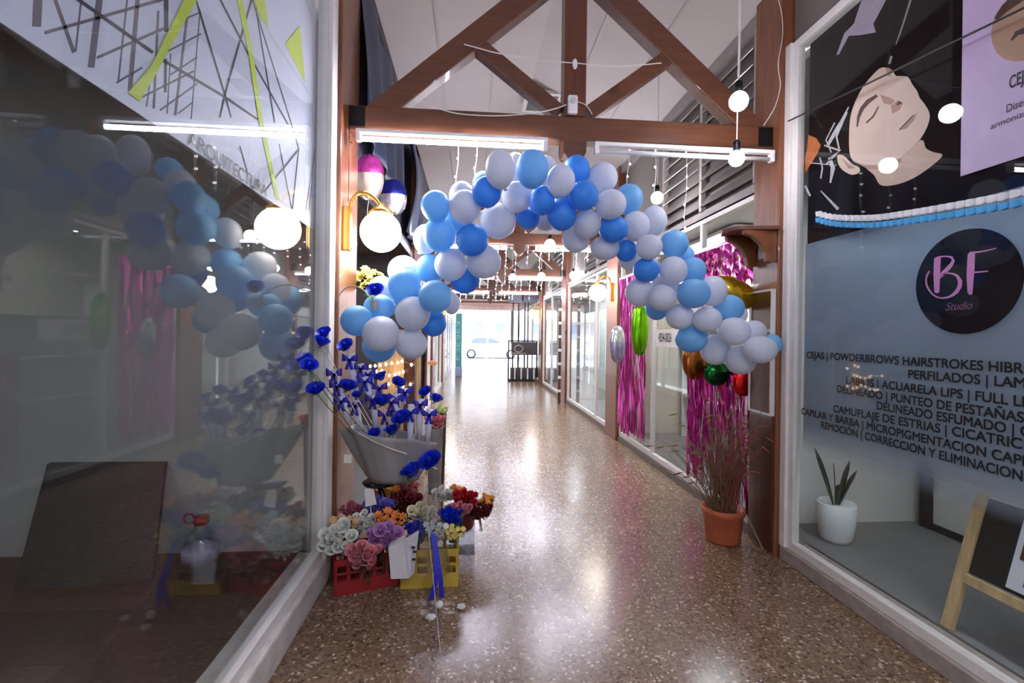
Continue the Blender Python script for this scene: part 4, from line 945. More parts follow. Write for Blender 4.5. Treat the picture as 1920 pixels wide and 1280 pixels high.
mb.box(c.x - w, c.x + w, c.y - .08, c.y + .08, 0, .004); mb.build('wall', M_CLEAR, cb)
mb = MB(); mb.box(c.x - w - .004, c.x + w + .004, c.y - .084, c.y + .084, .15, .156); mb.build('lid', M_CLEAR, cb)
c2 = c + V((0, 0, .156))
tag(MB().lathe(c2, [(.085, 0), (.095, .02), (.11, .13), (.114, .14), (.108, .141), (.1, .12)], 28).build('flower_pot', pm('dark_red_pot', (96, 22, 26), rough=.4), smooth=True), 'dark red flower pot on a clear plastic box', 'pot')

# ------------------------------------------------------------------ the blue rose bouquet in grey wrap on its stand
st = thing('flower_stand', (-.55, 3.05, 0), 'thin black stand carrying the grey wrapped bouquet, behind the flowers', 'stand')
top = V((-.56, 3.08, .56))
for w in (.4, 2.5, 4.6): MB().tube([top, V((-.54 + .13 * math.cos(w), 3.27 + .06 * math.sin(w), 0))], .006, 8).build('leg', M_BLACKM, st)
MB().lathe(top, [(.001, -.01), (.1, -.006), (.11, .008), (.001, .01)], 20).build('plate', M_BLACKM, st, smooth=True)
wr = thing('wrapped_bouquet', top + V((0, 0, .012)), 'grey paper wrap of the blue rose bouquet, open at the top', 'flower wrap')
cb_ = ony(737, 906, 2.98)
rim = [ony(636, 806, 2.98), ony(655, 800, 2.84), ony(690, 816, 2.78), ony(735, 822, 2.76), ony(772, 822, 2.80), ony(806, 830, 2.92), ony(816, 830, 3.05), ony(790, 815, 3.2), ony(730, 800, 3.26), ony(670, 795, 3.2)]
bot = [ony(690, 896, 2.98), ony(700, 904, 2.92), ony(720, 908, 2.88), ony(740, 908, 2.87), ony(762, 905, 2.89), ony(778, 902, 2.95), ony(783, 900, 3.0), ony(770, 898, 3.06), ony(735, 896, 3.1), ony(705, 894, 3.06)]
def wrap(a, b):
    n = len(rim); f = a * n; i = int(f) % n; j = (i + 1) % n; t = f - int(f)
    p = bot[i].lerp(bot[j], t).lerp(rim[i].lerp(rim[j], t), b); ce = (top + V((.02, 0, .15))); d = V((p.x - ce.x, p.y - ce.y, 0)); d = d.normalized() if d.length > 0 else d
    return p + d * (.022 * math.sin(a * 57) * b * (.6 + .4 * math.sin(a * 23)) + .006 * math.sin(b * 3.1))
mb = MB().grid(wrap, 60, 10); mb.build('paper', M_BAG, wr, smooth=True, thick=.003)
MB().tube(smooth_path([ony(672, 812, 2.80), ony(715, 834, 2.76), ony(763, 851, 2.77)]), .003, 6).build('cord', M_WIRE, wr)
a = ony(652, 858, 2.86); tagm = MB(); tagm.box(a.x - .022, a.x + .022, a.y - .002, a.y, a.z - .03, a.z + .02); tagm.tube([a + V((0, 0, .02)), ony(655, 842, 2.87)], .001, 4)
tagm.build('price_tag', pm('tag_paper', (226, 220, 206), rough=.7), wr)
ROSES = [(607.5, 626, 11.5, 2.84, 'top blue rose in front of the white mullion'), (603, 642, 11.5, 2.80, 'blue rose just below the top one on the white mullion'), (649, 649, 12, 2.95, 'blue rose right of the mullion under the pale blue balloon'),
         (571, 674, 11.5, 2.72, 'leftmost blue rose of the bouquet, upper of its pair'), (579, 687, 13, 2.66, 'blue rose over a lime leaf, lower of the leftmost pair'), (592.5, 731, 13.5, 2.70, 'lowest blue rose on the left, before the mullion edge'),
         (652, 725, 13, 2.84, 'blue rose beside the first blue bows'), (669, 741, 7, 2.84, 'small blue rosebud in the middle left of bouquet'), (715, 707, 9.5, 3.02, 'blue rose below the lights, left of the centre'), (746, 718, 10, 3.06, 'blue rose in front of the warm string lights'),
         (717, 753, 13, 2.86, 'large blue rose in the centre of bouquet'), (753, 785, 14, 2.82, 'large blue rose low in front, over the wrap rim'), (798, 735, 9.5, 3.05, 'blue rose at upper right of the bouquet'), (817, 748, 10, 3.02, 'rightmost blue rose of the bouquet'),
         (735, 808, 12, 2.94, 'dark blue rose half sunk in the wrap'), (702, 813, 9, 2.92, 'small blue rose at the left rim of wrap'), (808, 866, 17, 2.86, 'blue rose in cellophane at the right below the wrap'), (773, 884, 16, 2.82, 'lowest blue rose in cellophane under the wrap')]
rd = random.Random(4)
for (u, v, r, y, lab) in ROSES:
    p = ony(u, v, y); k = dep(p) / FPX
    t = thing('blue_rose', p, lab, 'rose', 'blue roses of the bouquet')
    put_bloom(t, p, r * k * 1.2, 'rose', M_ROSEB, rd, face=(0, -.5, .9))
    e = ony(730 + rd.uniform(-30, 30), 880, 2.99) if v < 860 else p + V((-.03, .05, -.09))
    mid = p.lerp(e, .5) + V((rd.uniform(-.02, .02), .03, -.04 if u < 640 else .01))
    MB().tube(smooth_path([p - V((0, 0, r * k * .4)), mid, e]), .0028, 6).build('stem', M_STEM if u < 610 and v > 660 or v > 780 else M_WIRE, t, smooth=True)
    mb = MB()
    for w in (.3, 2.2, 4.0): mb.grid(lambda a, q, w=w: p + V((math.cos(w) * a * r * k * .9, math.sin(w) * a * r * k * .5, -r * k * (.5 + .35 * a))) + V((-math.sin(w), math.cos(w), 0)) * (2 * q - 1) * r * k * .25 * math.sin(math.pi * min(.97, a + .03)), 3, 2)
    mb.build('sepals', pm('lime_leaf', (150, 196, 60)) if 'lime leaf' in lab else M_LEAF, t, smooth=True)
TUBES = [(626, 693, 642, 752, 'leftmost clear rose tube with a blue bow'), (656, 664, 668, 738, 'clear rose tube whose bow is highest, left of the lights'), (676, 682, 690, 740, 'clear rose tube second from highest bow'), (690, 694, 702, 748, 'clear rose tube left of the centre rose'),
         (714, 722, 706, 748, 'short clear tube under the centre left rose'), (771, 762, 768, 838, 'tall tube with a white cap right of centre'), (789, 748, 786, 818, 'clear tube with a blue bow below upper right rose'), (806, 768, 801, 828, 'rightmost clear tube with a blue bow'),
         (733, 748, 750, 782, 'leaning clear tube right of the centre rose'), (640, 744, 654, 792, 'lilac tube low on the left of bouquet'), (666, 752, 676, 808, 'lilac tube beside the lowest left bows'), (761, 730, 757, 756, 'short tube with an iris blue bow before the lights'), (632, 716, 646, 770, 'clear tube just right of the white mullion, low'), (684, 706, 697, 770, 'long clear tube left of the large centre rose'), (724, 770, 716, 820, 'clear tube behind the large centre rose'), (744, 738, 742, 800, 'clear tube between the two large roses'), (700, 740, 704, 800, 'pale tube at the heart of the bouquet')]
M_LILT = pm('lilac_tube', (226, 228, 250), rough=.25, var=.08); M_BOW = pm('blue_ribbon', (36, 42, 190), rough=.35, var=.25, scale=30); M_BOWV = pm('violet_ribbon', (64, 44, 160), rough=.35, var=.25, scale=30)
for i, (u0, v0, u1, v1, lab) in enumerate(TUBES):
    y = 2.9 + .02 * (i % 4); p, q = ony(u0, v0, y), ony(u1, v1, y + .03)
    t = thing('rose_tube', q, lab, 'flower tube', 'clear tubes with blue bows in the bouquet')
    MB().tube([p, p.lerp(q, .5), q], [.021, .019, .015], 12).build('tube', M_LILT, t, smooth=True)
    mb = MB(); bc = p.lerp(q, .12) - V((0, .018, 0))
    for s in (-1, 1): mb.grid(lambda a, e, s=s: bc + V((s * .045 * a, -.012 * math.sin(a * 3), .012 * a + (2 * e - 1) * .024 * (a ** .6))), 5, 3)
    for s in (-.6, .5): mb.grid(lambda a, e, s=s: bc + V((s * .03 * a, -.006, -.06 * a)) + V(((2 * e - 1) * .009, 0, 0)), 4, 1)
    mb.build('bow', M_BOW if i % 2 else M_BOWV, t, smooth=True, thick=.002)
    if 'cap' in lab: MB().lathe(p, [(.02, -.006), (.022, .01), (.018, .014), (.001, .014)], 14).build('cap', M_PLASTICW, t, smooth=True)
# single rose in a silver holder on a bent wire
p = ony(704, 546, 2.86); k = dep(p) / FPX
sr = thing('rose_in_holder', p - V((0, 0, .1)), 'single blue rose in a silver holder on bent wire, before balloons', 'rose')
put_bloom(sr, p, 15 * k, 'rose', M_ROSEB, rd, face=(.4, -.6, .6)); leaf_blob(sr, p + V((-.03, .02, -.01)), .05, 6, rd, pm('fresh_leaf', (110, 160, 60)))
q = ony(702, 573, 2.87); MB().lathe(q, [(.018, -.03), (.024, .0), (.026, .03)], 14).build('holder', pm('silver_paper', (176, 172, 176), rough=.35, metal=.4), sr, smooth=True)
MB().tube(smooth_path([ony(700, 560, 2.88), ony(676, 540, 2.92), ony(655, 537, 2.95), ony(640, 548, 2.98), ony(630, 565, 3.04)]), .0035, 6).build('wire', pm('grey_brown_wire', (150, 130, 110), rough=.5), sr, smooth=True)
# cellophane, ribbon, bag and scraps
ap = ony(812, 905, 2.84); ft = onz(822, 1138, 0.0)
ce = thing('cellophane_cone', V((ap.x, ap.y, .35)), 'crumpled clear cellophane cone hanging from the lowest blue roses', 'cellophane')
def cel(a, b):
    w = a * 2 * math.pi; r = .03 + .13 * b ** 1.2 + .012 * math.sin(w * 7) * b
    return ap + V((-.05 * b + r * math.cos(w), r * .35 * math.sin(w) - .02 * b, -.52 * b))
MB().grid(cel, 30, 8).build('sheet', M_CLEAR, ce, smooth=True)
rb = thing('blue_ribbon', onz(818, 1130, 0), 'blue ribbon with a white ball trailing to the floor before yellow crate', 'ribbon')
p0 = ony(812, 1000, 2.78); p1 = ony(818, 1075, 2.72); p2 = onz(808, 1125, .01); pth = smooth_path([p0, p1, p2], 6)
mb = MB()
for d, pts in ((0, pth), (.02, smooth_path([p0, p1 + V((.02, 0, 0)), onz(828, 1120, .02)], 6))):
    for a, b in zip(pts, pts[1:]): mb.add([a - V((.012, 0, 0)), a + V((.012, 0, 0)), b + V((.014, 0, 0)), b - V((.014, 0, 0))], [(0, 1, 2, 3)])
mb.build('strip', M_BOW, rb, thick=.002)
MB().ell(onz(824, 1140, .0) + V((0, 0, .02)), .022, .02, .022, 12, 8).build('ball', M_PLASTICW, rb, smooth=True)
MB().tube(smooth_path([ony(797, 905, 2.84), ony(806, 1020, 2.76), onz(826, 1225, .002)]), .0015, 5).build('string', M_WIRE, rb)
for u, v, r, lab in ((808, 1161, 9, 'larger white paper scrap on the floor, nearest the viewer'), (865, 1141, 8, 'small white paper scrap on the floor, right of the ribbon')):
    p = onz(u, v, .001); k = dep(p) / FPX; rdx = random.Random(u); mb = MB().ell(p + V((0, 0, r * k * .5)), r * k, r * k * .8, r * k * .55, 9, 6); mb.v = [q + V((rdx.uniform(-1, 1), rdx.uniform(-1, 1), rdx.uniform(0, .6))) * .004 for q in mb.v]
    tag(mb.build('paper_scrap', M_PLASTICW), lab, 'scrap')
bg0 = thing('paper_bag', onz(765, 1095, .12), 'white paper bag leaning on the front of yellow crate', 'bag')
A = ony(728, 1026, 2.72); B = ony(757, 1012, 2.70); C_ = ony(785, 995, 2.76); D = ony(776, 1075, 2.76); E_ = ony(766, 1084, 2.70); F_ = ony(733, 1085, 2.72)
MB().prism([A, B, E_, F_], (0, .07, 0)).build('front_panel', pm('bag_white', (226, 226, 230), rough=.5, var=.05), bg0); MB().prism([B + V((.001, 0, 0)), C_, D, E_ + V((.001, 0, 0))], (0, .012, 0)).build('side_panel', pm('bag_white_side', (214, 216, 224), rough=.5, var=.05), bg0)
mb = MB()
for u, v in ((776, 1022), (779, 1030), (777, 1044)): q = ony(u, v, 2.735); mb.box(q.x - .01, q.x + .01, q.y - .03, q.y - .025, q.z - .006, q.z + .006)
mb.build('printed_marks', M_INK, bg0)
cd0 = thing('price_card', ony(694, 960, 3.0), 'white price card standing in the flowers by the pilaster', 'card')
MB().prism([ony(683, 918, 3.0), ony(699, 908, 3.0), ony(706, 945, 3.0), ony(685, 950, 3.0)], (0, .003, 0)).build('card', M_PLASTICW, cd0); MB().tube([ony(695, 948, 3.004), ony(697, 1000, 3.004)], .003, 5).build('stick', M_WIRE, cd0)

# ------------------------------------------------------------------ left flower shop: display and lights
ds = thing('wooden_display', (-1.3, 5.2, 0), 'weathered wooden display with warm string lights in the flower shop', 'display')
for i, (u0, u1, m) in enumerate(((732, 757, M_LIGHTWOOD), (759, 778, M_DPANEL), (780, 788, M_LIGHTWOOD), (706, 730, M_LIGHTWOOD))):
    a = ony(u0, 700, 6.2); b = ony(u1, 700, 6.2); MB().box(a.x, b.x, 6.2 + .02 * i, 6.24 + .02 * i, 0, 1.55).build('plank', m, ds)
rd = random.Random(6)
def string_light(pts, nb, label, mat, br=.006, grp='string lights', wire=M_WIRE, wr_=.002):
    pts = smooth_path(pts, 6); t = thing('string_light', pts[-1], label, 'string light', grp)
    MB().tube(pts, wr_, 5).build('wire', wire, t)
    mb = MB()
    for i in range(nb):
        p = pts[int((i + .5) / nb * (len(pts) - 1))] + V((rd.uniform(-.012, .012), rd.uniform(-.01, .01), rd.uniform(-.01, .01))); MB().ell(p, br, br, br * 1.4, 8, 6).build('bulb', mat, t, smooth=True)
    return t
for i, (v0, us) in enumerate(((682, (693, 705, 720, 740, 755, 778)), (697, (690, 712, 728, 745, 760)), (722, (700, 716, 735, 752, 776)))):
    string_light([ony(u, v0 + rd.uniform(-4, 6), 6.1) for u in us], 8, ('upper', 'middle', 'lower')[i] + ' row of warm string lights on wooden display', M_WARM, .016)
dd = thing('brown_cloth', (-.9, 7.2, 0), 'dark brown cloth hanging before the second left pilaster', 'cloth')
MB().grid(lambda a, b: ony(782 + 20 * a - 6 * (1 - b) * a, 615 + 150 * (1 - b), 7.6) + V((0, .03 * math.sin(a * 20), 0)), 14, 8).build('sheet', pm('dark_brown_cloth', (66, 40, 36), rough=.8, var=.2), dd, smooth=True, thick=.006)
p = ony(811, 680, 10.3); tag(MB().ell(p + V((0, -.05, 0)), .1, .05, .055, 16, 10).build('wall_ornament', pm('orange_wood', (200, 124, 76), rough=.4), smooth=True), 'rounded orange wooden ornament on the third left pilaster', 'ornament')
# dark tarpaulin on the left upper wall
tp_ = thing('tarpaulin', (XL + .05, 4.3, 2.95), 'dark navy tarpaulin draped high on the left wall behind nearest truss', 'tarpaulin')
MB().grid(lambda a, b: V((XL + .02 + .05 * (1 - b) + .03 * math.sin(a * 21 + b * 4) * (1 - .4 * b), 3.5 + a * 2.4 * (1 - .25 * (1 - b)), 2.9 + b * 1.22)), 40, 14).build('sheet', pm('navy_tarp', (44, 58, 86), rough=.45, var=.35, scale=3), tp_, smooth=True, thick=.004)
tp2 = thing('tarpaulin', (XL + .05, 7, 2.7), 'grey blue plastic sheet sagging along left wall beyond the foil balloons', 'tarpaulin')
MB().grid(lambda a, b: V((XL + .02 + .12 * math.sin(b * 3.1) * (1 - a) + .03 * math.sin(a * 25), 6.0 + a * 1.8, 2.75 + b * 1.3)), 30, 14).build('sheet', pm('grey_blue_plastic', (96, 104, 130), rough=.3, var=.25, scale=3), tp2, smooth=True, thick=.004)

# ------------------------------------------------------------------ cables and small fittings on the truss and ceiling
YF = YT - .012
def cable(pts, label, r=.004, mat=M_WIRE, cat='cable'): return tag(MB().tube(smooth_path(pts, 8), r, 6).build('cable', mat, smooth=True), label, cat)
cable([ony(u, v, YF - .004) for u, v in ((796, 196), (822, 203), (860, 213), (930, 217), (1000, 212), (1040, 204), (1062, 196))], 'white cable sagging across the front of nearest truss beam')
cable([ony(u, v, YF - .01) for u, v in ((870, 83), (900, 91), (930, 99), (1000, 111), (1050, 116), (1075, 118), (1160, 124), (1240, 118))], 'thin white cable from the left strut across king post')
cable([ony(u, v, YF - .01) for u, v in ((1080, 190), (1095, 195), (1104, 203), (1110, 214))], 'short white cable right of the plug box', .003)
pb_ = thing('plug_box', ony(1072, 216, YF), 'white plug box on the king post of nearest truss', 'socket')
a = ony(1063, 216, YF); b = ony(1082, 182, YF)
MB().box(a.x, b.x, YF - .035, YF, a.z, b.z).build('case', M_PLASTICW, pb_, bevel=.012); MB().lathe(((a.x + b.x) / 2, YF - .034, b.z - .04), [(.022, 0), (.022, .012), (.018, .014), (.001, .012)], 16, (0, -1, 0)).build('socket_face', pm('pale_plastic', (214, 210, 206)), pb_, smooth=True)
p = ony(1078, 120, YF - .01); tag(MB().ell(p, .018, .014, .036, 12, 8).build('cable_connector', M_PLASTICW, smooth=True), 'small white cable connector on the king post', 'connector')
cable([ony(655, 235, 3.16), ony(655, 262, 3.15), ony(660, 268, 3.15)], 'thin dark wire at the left end of nearest truss beam', .003, M_BWIRE)
cable([ony(655, 262, 3.03), ony(654, 330, 3.03), ony(653, 380, 3.03)], 'thin wire running down the left pilaster to the globe lamp', .003, pm('brown_wire', (120, 70, 50)))
cable([ony(u, v, 3.1) for u, v in ((1458, -6), (1466, 28), (1467, 70), (1459, 120), (1463, 160), (1453, 200), (1432, 235))], 'thin pale wire hanging loosely on the right pilaster', .003)
cable([onx(u, v, XR - .03) for u, v in ((1478, 227), (1620, 160), (1760, 92), (1925, 12), (2060, -60))], 'thin black cable rising across the right shop posters', .005, M_BWIRE)
cable([ony(1080, 296, 3.3), ony(1050, 300, 3.3), ony(1052, 250, 3.3)], 'dark wire behind the king post pendant', .004, M_BWIRE)
vt = thing('ceiling_hatch', (0, 0, 0), 'white framed dark hatch in the ceiling behind left strut', 'hatch')
hx = ony(1020, 168, 5.85).x; pc = V((hx, 5.85, ceil_z(hx))); vt.location = pc; ORG[vt.name] = pc
mb = MB(); mb.box(pc.x - .25, pc.x + .2, 5.6, 6.1, pc.z - .06, pc.z - .02); mb.build('frame', M_OFFW, vt); MB().box(pc.x - .2, pc.x + .15, 5.66, 6.04, pc.z - .066, pc.z - .06).build('opening', pm('hatch_dark', (70, 72, 74)), vt)
# icicle lights hanging from the trusses
def icicle(u, yt, ln, label, br):
    a = ony(u, 300, yt); a = V((a.x, yt, 2.83)); b = a - V((.004, 0, ln))
    string_light([a, a.lerp(b, .33) + V((.006, 0, 0)), a.lerp(b, .66) + V((-.006, 0, 0)), b], max(4, int(ln / .09)), label, M_LED, br, 'icicle light strings', wr_=.0028)
for u, ln, lab in ((858, .42, 'leftmost white light string hanging under nearest truss'), (893, .32, 'second light string from the left under nearest truss'), (1178, .34, 'light string hanging above the right half of arch'),
                   (1229, .52, 'light string beside the second bright bulb'), (1287, .72, 'long light string above the right shoulder of arch')):
    icicle(u, YT + .09, ln, lab, .006)
for i in range(9): icicle(932 + i * 21 + rd.uniform(-5, 5), YT + BAY + .06, rd.uniform(.22, .62), '%s light string from the left under the second truss' % ORD[i], .008)
for i in range(11): icicle(905 + i * 13 + rd.uniform(-3, 3), YT + 2 * BAY + .06, rd.uniform(.25, .6), '%s light string from the left under the third truss' % ORD[i], .010)
for i in range(8): icicle(866 + i * 14 + rd.uniform(-3, 3), YT + 3 * BAY + .06, rd.uniform(.2, .4), '%s light string from the left under the fourth truss' % ORD[i], .013)
p0 = V((.2, YT + BAY + .06, 2.83)); p1 = V((1.9, YT + BAY + .06, 2.83))
string_light([p0, p0.lerp(p1, .5) - V((0, .02, .1)), p1], 12, 'light string slung along the underside of second truss', M_LED, .008, 'icicle light strings')

# ------------------------------------------------------------------ far down: kiosk, banner, street
KY = 15.6
kx0 = ony(953, 700, KY).x; kx1 = XR - .04
ki = thing('kiosk_stand', ((kx0 + kx1) / 2, KY, 0), 'black framed kiosk with dark sign panel at far right of the corridor', 'kiosk')
mb = MB()
for x in (kx0, ony(1006, 700, KY).x): mb.box(x - .02, x + .02, KY - .02, KY + .02, 0, 1.33)
mb.box(kx0, ony(1006, 700, KY).x, KY - .02, KY + .02, 1.29, 1.33); mb.box(kx0, kx1, KY - .04, KY + .3, .0, .06)
mb.build('frame', M_BLACKM, ki)
x0, x1 = ony(958, 700, KY).x, ony(1005, 700, KY).x
pnl = MB().box(x0, x1, KY - .01, KY + .01, .86, 1.28).build('sign_panel', pm('charcoal_panel', (52, 50, 50), rough=.5), ki)
pc = V(((x0 + x1) / 2 - .17, KY - .014, 1.06)); MB().tube([pc + V((.14 * math.cos(w), 0, .11 * math.sin(w))) for w in [i * math.pi / 8 for i in range(17)]], .012, 6, cap=False).build('emblem', pm('emblem_grey', (170, 160, 150)), pnl)
MB().box(pc.x - .25, pc.x + .25, KY - .016, KY - .012, .90, .925).build('emblem_bar', pm('emblem_grey', (170, 160, 150)), pnl)
for i in range(9):
    a = x0 + (x1 + .12 - x0) * i / 9; MB().box(a, a + .045, KY - .005, KY + .02, .06, .42).build('slat', M_WHITE if i % 2 else pm('dark_slat', (60, 58, 58)), ki)
MB().box(x0, x1 + .1, KY + .25, KY + .27, .06, .42).build('back_panel', pm('dark_slat', (60, 58, 58)), ki)
for u in (962, 972, 984, 990): x = ony(u, 600, KY + .6).x; MB().box(x - .02, x + .02, KY + .58, KY + .62, 0, 2.72).build('post', M_BLACKM, ki)
for i, (u0, u1, lab) in enumerate(((953, 979, 'left black header panel hanging above the kiosk'), (982, 1018, 'middle and widest black header panel above the kiosk'), (1020, 1033, 'right and smallest black header panel above the kiosk'))):
    a, b = ony(u0, 567, KY), ony(u1, 549, KY); o = MB().box(a.x, b.x, KY, KY + .04, a.z, b.z).build('header_panel', pm('header_black', (62, 62, 74), rough=.5)); tag(o, lab, 'sign', 'black header panels above the kiosk')
bs = thing('teal_banner', ony(858, 706, 16.5), 'teal vertical banner on a grey base at the far left', 'banner')
a, b = onz(853, 706, 0), onz(866, 706, 0); yb = a.y
MB().box(a.x, b.x, yb, yb + .3, 0, .35).build('base', pm('blue_grey_base', (150, 166, 196), rough=.5), bs, bevel=.02)
sheet = MB().box(a.x, b.x - .02, yb + .12, yb + .16, .35, 2.25).build('sheet', pm('teal_sheet', (70, 150, 148), rough=.5), bs)
mb = MB()
for i in range(6): z = .6 + i * .24; mb.box(a.x + .05, a.x + .06, yb + .115, yb + .12, z, z + .14); mb.box(a.x + .05, a.x + .14, yb + .115, yb + .12, z + (i % 2) * .12, z + (i % 2) * .12 + .02); mb.box(a.x + .13, a.x + .14, yb + .115, yb + .12, z + .05, z + .14)
mb.build('pale_letters', pm('pale_teal', (190, 230, 226)), sheet)
# white decorations on the post at the right
wd = thing('wrought_bracket', (1.9, 10.55, .3), 'tall white and brown slatted post beside the third right pilaster', 'post')
p = ony(1049, 640, 10.55)
MB().box(p.x - .03, p.x + .03, 10.5, 10.55, 0, 2.3).build('post', M_DPANEL, wd)
for i in range(7): z = .25 + i * .3; MB().box(p.x - .035, p.x + .035, 10.485, 10.5, z, z + .06).build('white_band', M_WHITE, wd)
# the street
struct(box('pavement', -14, 16, YEND, 27.5, -.12, -.01, pm('pale_pavement', (216, 214, 212), rough=.6, var=.04)))
struct(box('road', -40, 40, 27.5, 40, -.2, -.09, pm('grey_road', (168, 168, 172), rough=.7)))
struct(box('far_pavement', -40, 40, 40, 44, -.2, -.02, pm('pale_pavement', (216, 214, 212))))
def house(x0, x1, h, rgb, label, nw):
    t = thing('street_building', ((x0 + x1) / 2, 44, 0), label, 'building', 'pale buildings across the street')
    MB().box(x0, x1, 44, 52, 0, h).build('wall', pm('facade_%d' % int(x0 + 50), rgb, rough=.8, var=.03), t)
    for i in range(nw):
        for j in range(int(h // 3.2)):
            x = x0 + (x1 - x0) * (i + .5) / nw; z = 1.0 + j * 3.1
            w = MB().box(x - .75, x + .75, 43.94, 44.02, z, z + 1.6).build('window_frame', M_WHITE, t); MB().box(x - .65, x + .65, 43.92, 43.94, z + .08, z + 1.52).build('pane', pm('sky_pane', (150, 164, 196), rough=.1), w)
    MB().box(x0 - .2, x1 + .2, 43.7, 44, h - .4, h).build('cornice', M_WHITE, t)
    MB().box(x0 + .4, x1 - .4, 42.9, 44, 2.75, 2.9).build('awning', pm('awning_%d' % int(x0 + 50), (196, 190, 206)), t)
house(-16, -3.2, 7.5, (226, 216, 210), 'pale pinkish building across the street on the left', 4)
house(-3.0, 3.6, 9, (238, 236, 232), 'white building across the street behind the car', 3)
house(3.8, 18, 8, (230, 230, 236), 'pale grey building across the street on the right', 4)
# awning at the corridor's mouth
aw = thing('entrance_canopy', (.6, YEND + .6, 2.7), 'reddish brown canopy over the street end of the corridor', 'canopy')
MB().box(XL - 1, XR + 1, YEND, YEND + 1.6, 2.95, 3.05).build('roof', pm('red_brown_canopy', (150, 96, 84), rough=.7), aw); MB().box(XL - 1, XR + 1, YEND + 1.5, YEND + 1.6, 2.7, 2.96).build('valance', pm('pale_canopy', (220, 200, 196), rough=.7), aw)
struct(box('wall_street_front', XL - .3, XR + .3, YEND, YEND + .15, 3.05, 4.6, M_OFFW))
for i, x in enumerate((-.3, .9)):
    p = V((x, YEND - 1.2, 2.62)); bulb(*( (0, 0, 0, 0, '') if False else (870 + i * 40, 547, 19.5, 5, ('left', 'right')[i] + ' small bulb at the far street end of the corridor')))
# car
cx0 = ony(866, 660, 32).x; cyy = 32.0
car = thing('white_car', (cx0 + 2.0, cyy + .85, 0), 'white hatchback car parked on the street beyond the corridor', 'car')
prof = [(0, .35), (-.02, .75), (.05, .95), (.25, 1.1), (.55, 1.42), (.8, 1.49), (1.5, 1.52), (2.0, 1.47), (2.45, 1.28), (2.85, 1.05), (3.4, .95), (3.85, .85), (4.0, .7), (4.02, .35), (3.6, .25), (.4, .25)]
mb = MB(); n = len(prof)
for (yy, ins) in ((0, .08), (.12, 0), (1.58, 0), (1.7, .08)):
    for x, z in prof: mb.v.append(V((cx0 + x, cyy + yy + (ins * 0 if z < .95 else (.12 if yy < 1 else -.12)) * (z - .9) / .6 * 1.2, (z - .85) * (1 - ins) + .85 - .09)))
for i in range(3):
    for k in range(n): mb.f.append((i * n + k, i * n + (k + 1) % n, (i + 1) * n + (k + 1) % n, (i + 1) * n + k))
mb.f.append(tuple(range(n))[::-1]); mb.f.append(tuple(3 * n + k for k in range(n)))
mb.build('body', pm('white_car_paint', (236, 238, 244), rough=.25, var=.01, coat=.6), car, bevel=.03)
M_CG = pm('car_glass', (96, 106, 160), rough=.08, var=.1)
def sw(pts, nm):
    mb = MB(); mb.prism([(cx0 + x, cyy - .012 + .12 * (z - .9) / .6 * 1.2 if z > .9 else cyy - .012, z - .09) for x, z in pts], (0, .02, 0)); mb.build(nm, M_CG, car)
sw([(.62, 1.02), (.66, 1.26), (.95, 1.38), (1.62, 1.40), (1.62, 1.02)], 'rear_window'); sw([(1.74, 1.02), (1.74, 1.40), (1.98, 1.37), (2.35, 1.2), (2.6, 1.02)], 'front_window')
for x in (.62, 3.25):
    w = MB().lathe((cx0 + x, cyy - .02, .31 - .09), [(.3, -.0), (.31, .05), (.31, .2), (.3, .22)], 28, (0, 1, 0)).build('wheel', pm('tyre', (44, 44, 58), rough=.8), car, smooth=True)
    mb = MB().lathe((cx0 + x, cyy - .04, .31 - .09), [(.2, 0), (.205, .03)], 24, (0, 1, 0)); mb.build('hubcap', pm('hub_silver', (214, 216, 226), rough=.3, metal=.3), w)
MB().box(cx0 + 1.66, cx0 + 1.70, cyy - .02, cyy, .25, 1.0).build('door_gap', pm('gap_grey', (150, 152, 160)), car)
sp = ony(914, 670, 27.0)
sp.z = 0
fs_ = thing('feather_flag', sp, 'thin white flag pole on a tripod base in front of the car', 'flag')
MB().tube([sp, sp + V((0, 0, 3.2))], .04, 8).build('pole', M_WHITE, fs_)
for w in (0, 2.1, 4.2): MB().tube([sp + V((0, 0, .45)), sp + V((.5 * math.cos(w), .4 * math.sin(w), .0))], .02, 6).build('foot', pm('grey_foot', (150, 152, 170)), fs_)
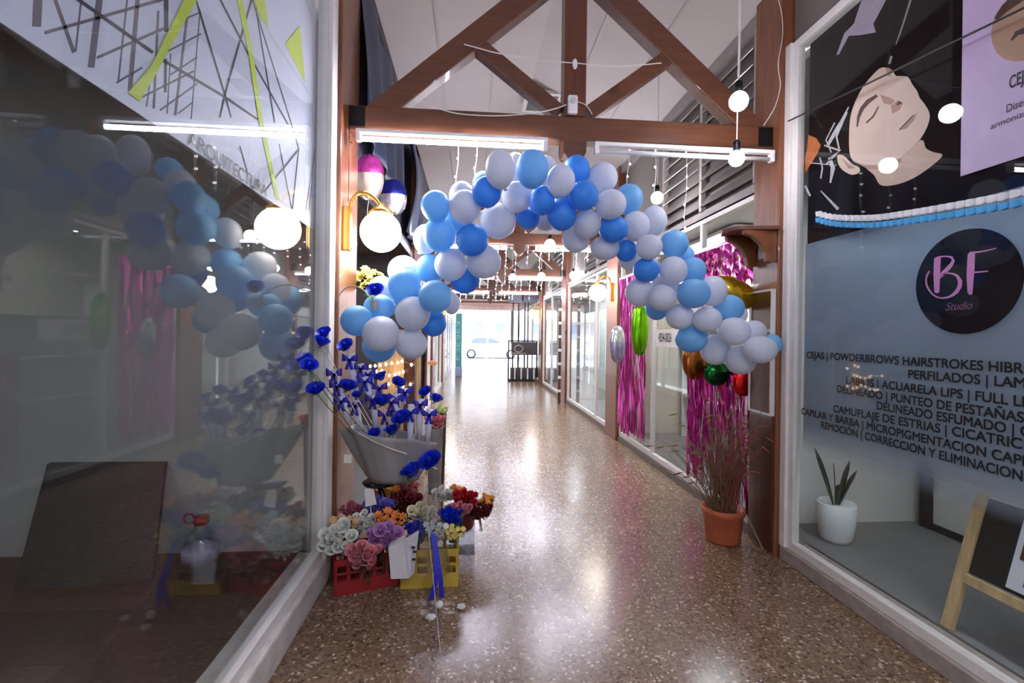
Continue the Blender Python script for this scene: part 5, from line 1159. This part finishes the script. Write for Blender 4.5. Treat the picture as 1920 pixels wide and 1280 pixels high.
MB().grid(lambda a, b: sp + V((.03 + .5 * a * (1 - .4 * b), .02 * math.sin(a * 9), 1.3 + 1.9 * b)), 8, 8).build('cloth', pm('flag_white', (238, 238, 244), rough=.8), fs_, smooth=True, thick=.01)

# ------------------------------------------------------------------ fill lamps added inside the shops to brighten them
def shop_lamp(x, y, z, w, d, e, label, rgb=(1, 1, 1)):
    t = thing('shop_fill_lamp', (x, y, z), label, 'lamp'); MB().box(x - w / 2, x + w / 2, y - d / 2, y + d / 2, z, z + .04).build('housing', M_PLASTICW, t)
    MB().box(x - w / 2 + .02, x + w / 2 - .02, y - d / 2 + .02, y + d / 2 - .02, z - .01, z).build('diffuser', emit('diffuser_%d' % int(e * 10 + x * 100), (245, 248, 255), e), t)
shop_lamp(2.38, 1.5, 2.62, .2, 2.4, 9, 'added fill lamp inside the right shop, behind the posters')  # added close behind the film to brighten its upper part
shop_lamp(2.75, 5.2, 2.6, .3, 1.2, 15, 'added fill lamp inside the gift shop')  # added to lift the beige interior, no known lamp there
shop_lamp(2.8, 9.0, 2.6, .3, 1.2, 16, 'added fill lamp inside the first far right shop')
shop_lamp(2.8, 12.8, 2.6, .3, 1.2, 16, 'added fill lamp inside the second far right shop')
shop_lamp(-1.4, 9.5, 2.56, .3, 1.2, 14, 'added fill lamp inside the far left shop')
shop_lamp(-1.8, 5.4, 2.56, .3, 1.0, 5, 'added fill lamp inside the flower shop')
shop_lamp(-3.4, .6, 3.3, .3, 1.2, 9, 'added fill lamp inside the left shop')  # added to lift the grey end wall of an unlit shop
for u, v, y, r, mt, lab in ((816, 800, 4.6, .075, pm('grey_bucket', (120, 116, 118), rough=.4), 'grey flower bucket holding the pink bunch beyond the bouquet'), (826, 776, 4.9, .06, pm('dark_bucket', (60, 54, 56), rough=.4), 'dark flower bucket holding the lime green bunch')):
    p = ony(u, v, y); h = p.z
    tag(MB().lathe((p.x, p.y, 0), [(r * .75, 0), (r * .78, .01), (r, h - .02), (r * 1.06, h), (r * .94, h), (r * .9, h - .05)], 24).build('flower_bucket', mt, smooth=True), lab, 'bucket')
